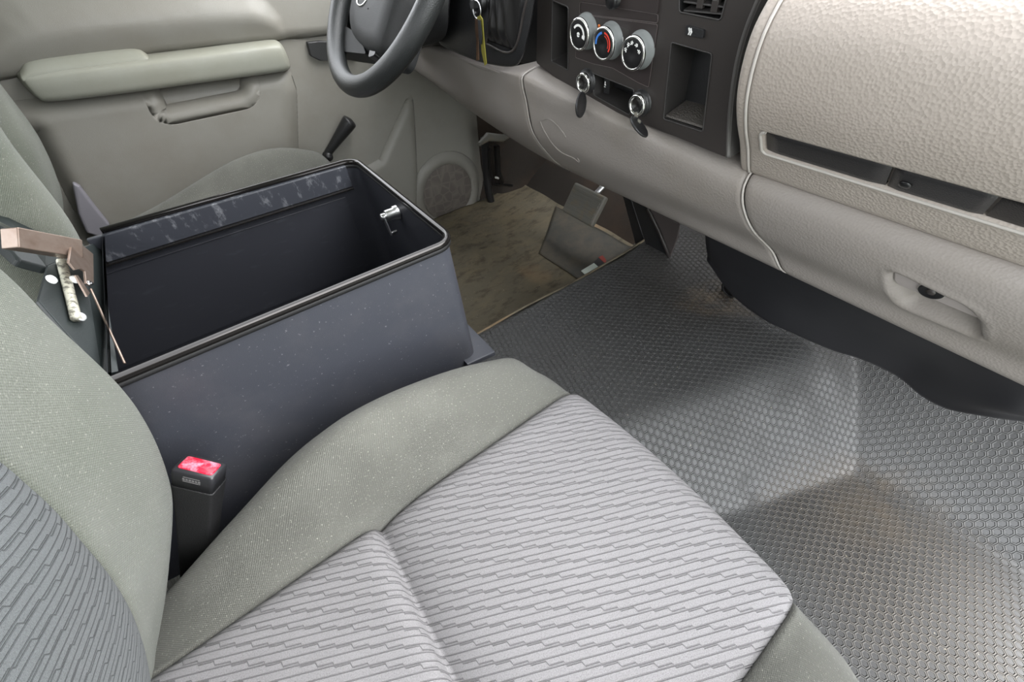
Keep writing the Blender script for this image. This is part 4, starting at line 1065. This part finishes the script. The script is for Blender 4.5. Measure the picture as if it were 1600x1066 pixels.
# cam lock on the front wall
lk = V(bx1 - .006, .634, -.338)
cl = mk('cam_lock', *lathe([(.0125, -.004), (.0125, .003), (.0100, .004), (.0098, .018), (.0080, .019), (.0001, .019)], lk, (-1, 0, 0), 28), MAT['steel'], sb)
mk('lock_nut', *lathe([(.0068, .018), (.0068, .026), (.0050, .028), (.0001, .028)], lk, (-1, 0, 0), 6), MAT['steel'], cl)
mk('cam_arm', *prism([lk + V(-.022, .004, .004), lk + V(-.022, -.006, .003), lk + V(-.020, -.014, -.030), lk + V(-.020, -.006, -.034), lk + V(-.021, .004, -.012)], V(-.0025, 0, 0)), MAT['steel'], cl, smooth=False, bevel=.0006, recalc=True)
mk('cam_hook', *prism([lk + V(-.020, -.014, -.026), lk + V(-.020, -.006, -.034), lk + V(-.010, -.007, -.034), lk + V(-.010, -.013, -.026)], V(0, .002, .002)), MAT['steel'], cl, smooth=False, bevel=.0006, recalc=True)
# lid leaf, hinge, rivets and the copper-coloured stay at the rear
lidN = V(-.82, 0, .57).normalized(); lidV = V(.57, 0, .82)
def rear(px, py, X=-.20): return at(px, py, 'x', X)
# rear frame leaf: sloping strip from the far corner down to the near corner
P = [V(-.186, .806, -.296), V(-.190, .806, -.275), V(-.235, .80, -.285), V(-.300, .64, -.40), V(-.30, .50, -.44), V(-.186, .437, -.315)]
P = [at(128, 388, 'x', -.205), at(158, 374, 'x', -.200), at(166, 455, 'x', -.200), at(186, 580, 'x', -.190), at(160, 585, 'x', -.20), at(60, 470, 'x', -.225), at(75, 415, 'x', -.222)]
lf = mk('hinge_leaf', *prism(P, V(-.004, 0, -.002)), MAT['lid'], sb, smooth=False, bevel=.001, recalc=True)
mk('leaf_edge', *tube([at(142, 452, 'x', -.194), at(160, 492, 'x', -.191), at(195, 568, 'x', -.184)], .0013, 8), MAT['copper'], sb)
kn = [at(96, 408, 'x', -.212), at(119, 498, 'x', -.206)]
hg = mk('piano_hinge', *tube(cat(kn, 12), .0048, 12), MAT['knuckle'], sb)
sl_ = []
for k in range(8):
    a = kn[0].lerp(kn[1], (k + .5) / 8); sl_.append(box(a + V(.001, .0068, -.001), V(1, 0, 0), V(0, 1, 0), V(0, 0, 1), .0018, .0022, .0022))
mk('hinge_slots', *merge(*sl_), MAT['deep_black'], hg, smooth=False)
for p in ((80, 437), (116, 437), (126, 495)):
    mk('rivet', *lathe([(.0052, 0), (.0048, .0018), (.0025, .003), (.0001, .0034)], at(*p, 'x', -.2035) , (1, -.3, .3), 20), MAT['white_rivet'], sb)
E0, E1 = at(14, 372, 'x', -.222), at(118, 390, 'x', -.192)
d_ = (E1 - E0).normalized(); nn2 = V(.3, -.8, .5); nn2 = (nn2 - d_ * nn2.dot(d_)).normalized(); vv2 = d_.cross(nn2)
st = mk('lid_stay', *box((E0 + E1) / 2, d_, vv2, nn2, (E1 - E0).length / 2, .0115, .0115), MAT['copper'], sb, smooth=False, bevel=.0012, label='copper-toned metal stay arm')
P = [at(x, y, 'x', -.189) for x, y in [(112, 384), (124, 379), (146, 397), (147, 442), (142, 447), (135, 443), (133, 424), (126, 420), (118, 422), (108, 410)]]
mk('bracket', *prism(P, V(-.0025, .001, 0)), MAT['copper'], st, smooth=False, bevel=.0006, recalc=True)
for p in ((124, 394), (140, 443)): mk('pin', *lathe([(.0032, 0), (.0030, .0015), (.0012, .0018), (.0001, .001)], at(*p, 'x', -.1885), (1, -.3, .3), 18), MAT['steel'], st)
P = [at(x, y, 'x', -.190) for x, y in [(118, 430), (122, 430), (141, 458), (137, 464)]]
mk('link', *prism(P, V(-.002, .001, 0)), MAT['copper'], st, smooth=False, bevel=.0004, recalc=True)
# the open lid leaning back between the seats
P = [at(75, 418, 'x', -.228), at(112, 402, 'x', -.222), at(70, 320, 'x', -.262), at(-60, 250, 'x', -.30), at(-90, 330, 'x', -.30), at(0, 378, 'x', -.26), at(28, 405, 'x', -.245)]
ld = mk('lid', *prism(P, V(-.012, .004, -.008)), MAT['lid'], sb, smooth=False, bevel=.003, recalc=True)
mk('lid_edge', *tube([at(22, 362, 'x', -.245), at(-10, 345, 'x', -.26), at(-60, 320, 'x', -.28)], .0028, 8), MAT['steel'], ld)

# ================================================================== seat belt buckle
bk = thing('seatbelt_buckle', 'black seat belt buckle with scuffed red button between box and seat', 'buckle', (-.19, .40, -.62))
# local frame: top faces up, leaning a little
BW = V(.49, .015, .87).normalized(); BU = V(.62, -.61, -.34); BU = (BU - BW * BU.dot(BW)).normalized(); BV = BW.cross(BU).normalized()
BC = at(312, 736, 'y', .372)
def bb(a, b, c_): return BC + BU * a + BV * b + BW * c_
def block(levels, name, mat, r=.004):
    vs = []; k = None
    for c_, hx_, hy_ in levels:
        R_ = rpoly([(-hx_, -hy_), (hx_, -hy_), (hx_, hy_), (-hx_, hy_)], r, 4); k = len(R_)
        for p in R_: vs.append(bb(p[0], p[1], c_))
    fs = gridfaces(len(levels), k, cv=True) + [tuple(range(k)), tuple((len(levels) - 1) * k + i for i in range(k))]
    return mk(name, vs, fs, mat, bk, recalc=True)
block([(-.018, .0215, .0125), (.0, .0220, .0128), (.006, .0218, .0126), (.008, .0205, .0116)], 'buckle_housing', MAT['buckle'])
block([(-.20, .0175, .0095), (-.12, .0190, .0105), (-.06, .0205, .0118), (-.0195, .0222, .0130), (-.0175, .0224, .0132)], 'buckle_sleeve', MAT['sleeve'])
block([(.004, .0180, .0085), (.0085, .0180, .0085), (.0095, .0172, .0078)], 'release_button', MAT['buckle_red'], .003)
mk('embossed_text', *merge(*[box(bb(-.008 + .0032 * k, -.0127, -.002), BU, BW, BV, .0011, .0014, .0003) for k in range(6)] + [box(bb(0, -.0127, .0015), BU, BW, BV, .0085, .0004, .0003), box(bb(0, -.0127, -.0050), BU, BW, BV, .0090, .0004, .0003)]), M('buckle_emboss', (120, 118, 118), .5).m, bk, smooth=False)

# ================================================================== crumbs
random.seed(4)
def crumb(p, r, label, mat=MAT['crumb']):
    vs, fs = [], []
    bm = bmesh.new(); bmesh.ops.create_icosphere(bm, subdivisions=1, radius=r)
    for v in bm.verts: v.co = Vector((v.co.x * random.uniform(.7, 1.4), v.co.y * random.uniform(.7, 1.4), v.co.z * .6))
    vs = [v.co + p for v in bm.verts]; fs = [tuple(v.index for v in f.verts) for f in bm.faces]; bm.free()
    return tag(mk('crumb', vs, fs, mat, loc=p - V(0, 0, r * .6)), label, 'crumb')
def ground(px, py):
    z = -.8
    for _ in range(30):
        p = at(px, py, 'z', z); z = z * .5 + (floor_z(p.x, p.y)) * .5
    return p + V(0, 0, .002)
crumb(ground(1456, 829), .0035, 'tan crumb on the worn footwell floor near the far crease', M('tan_crumb', (226, 160, 110), .8).m)
crumb(ground(1092, 420), .005, 'pale wood chip on the hex floor behind the pedal bracket')
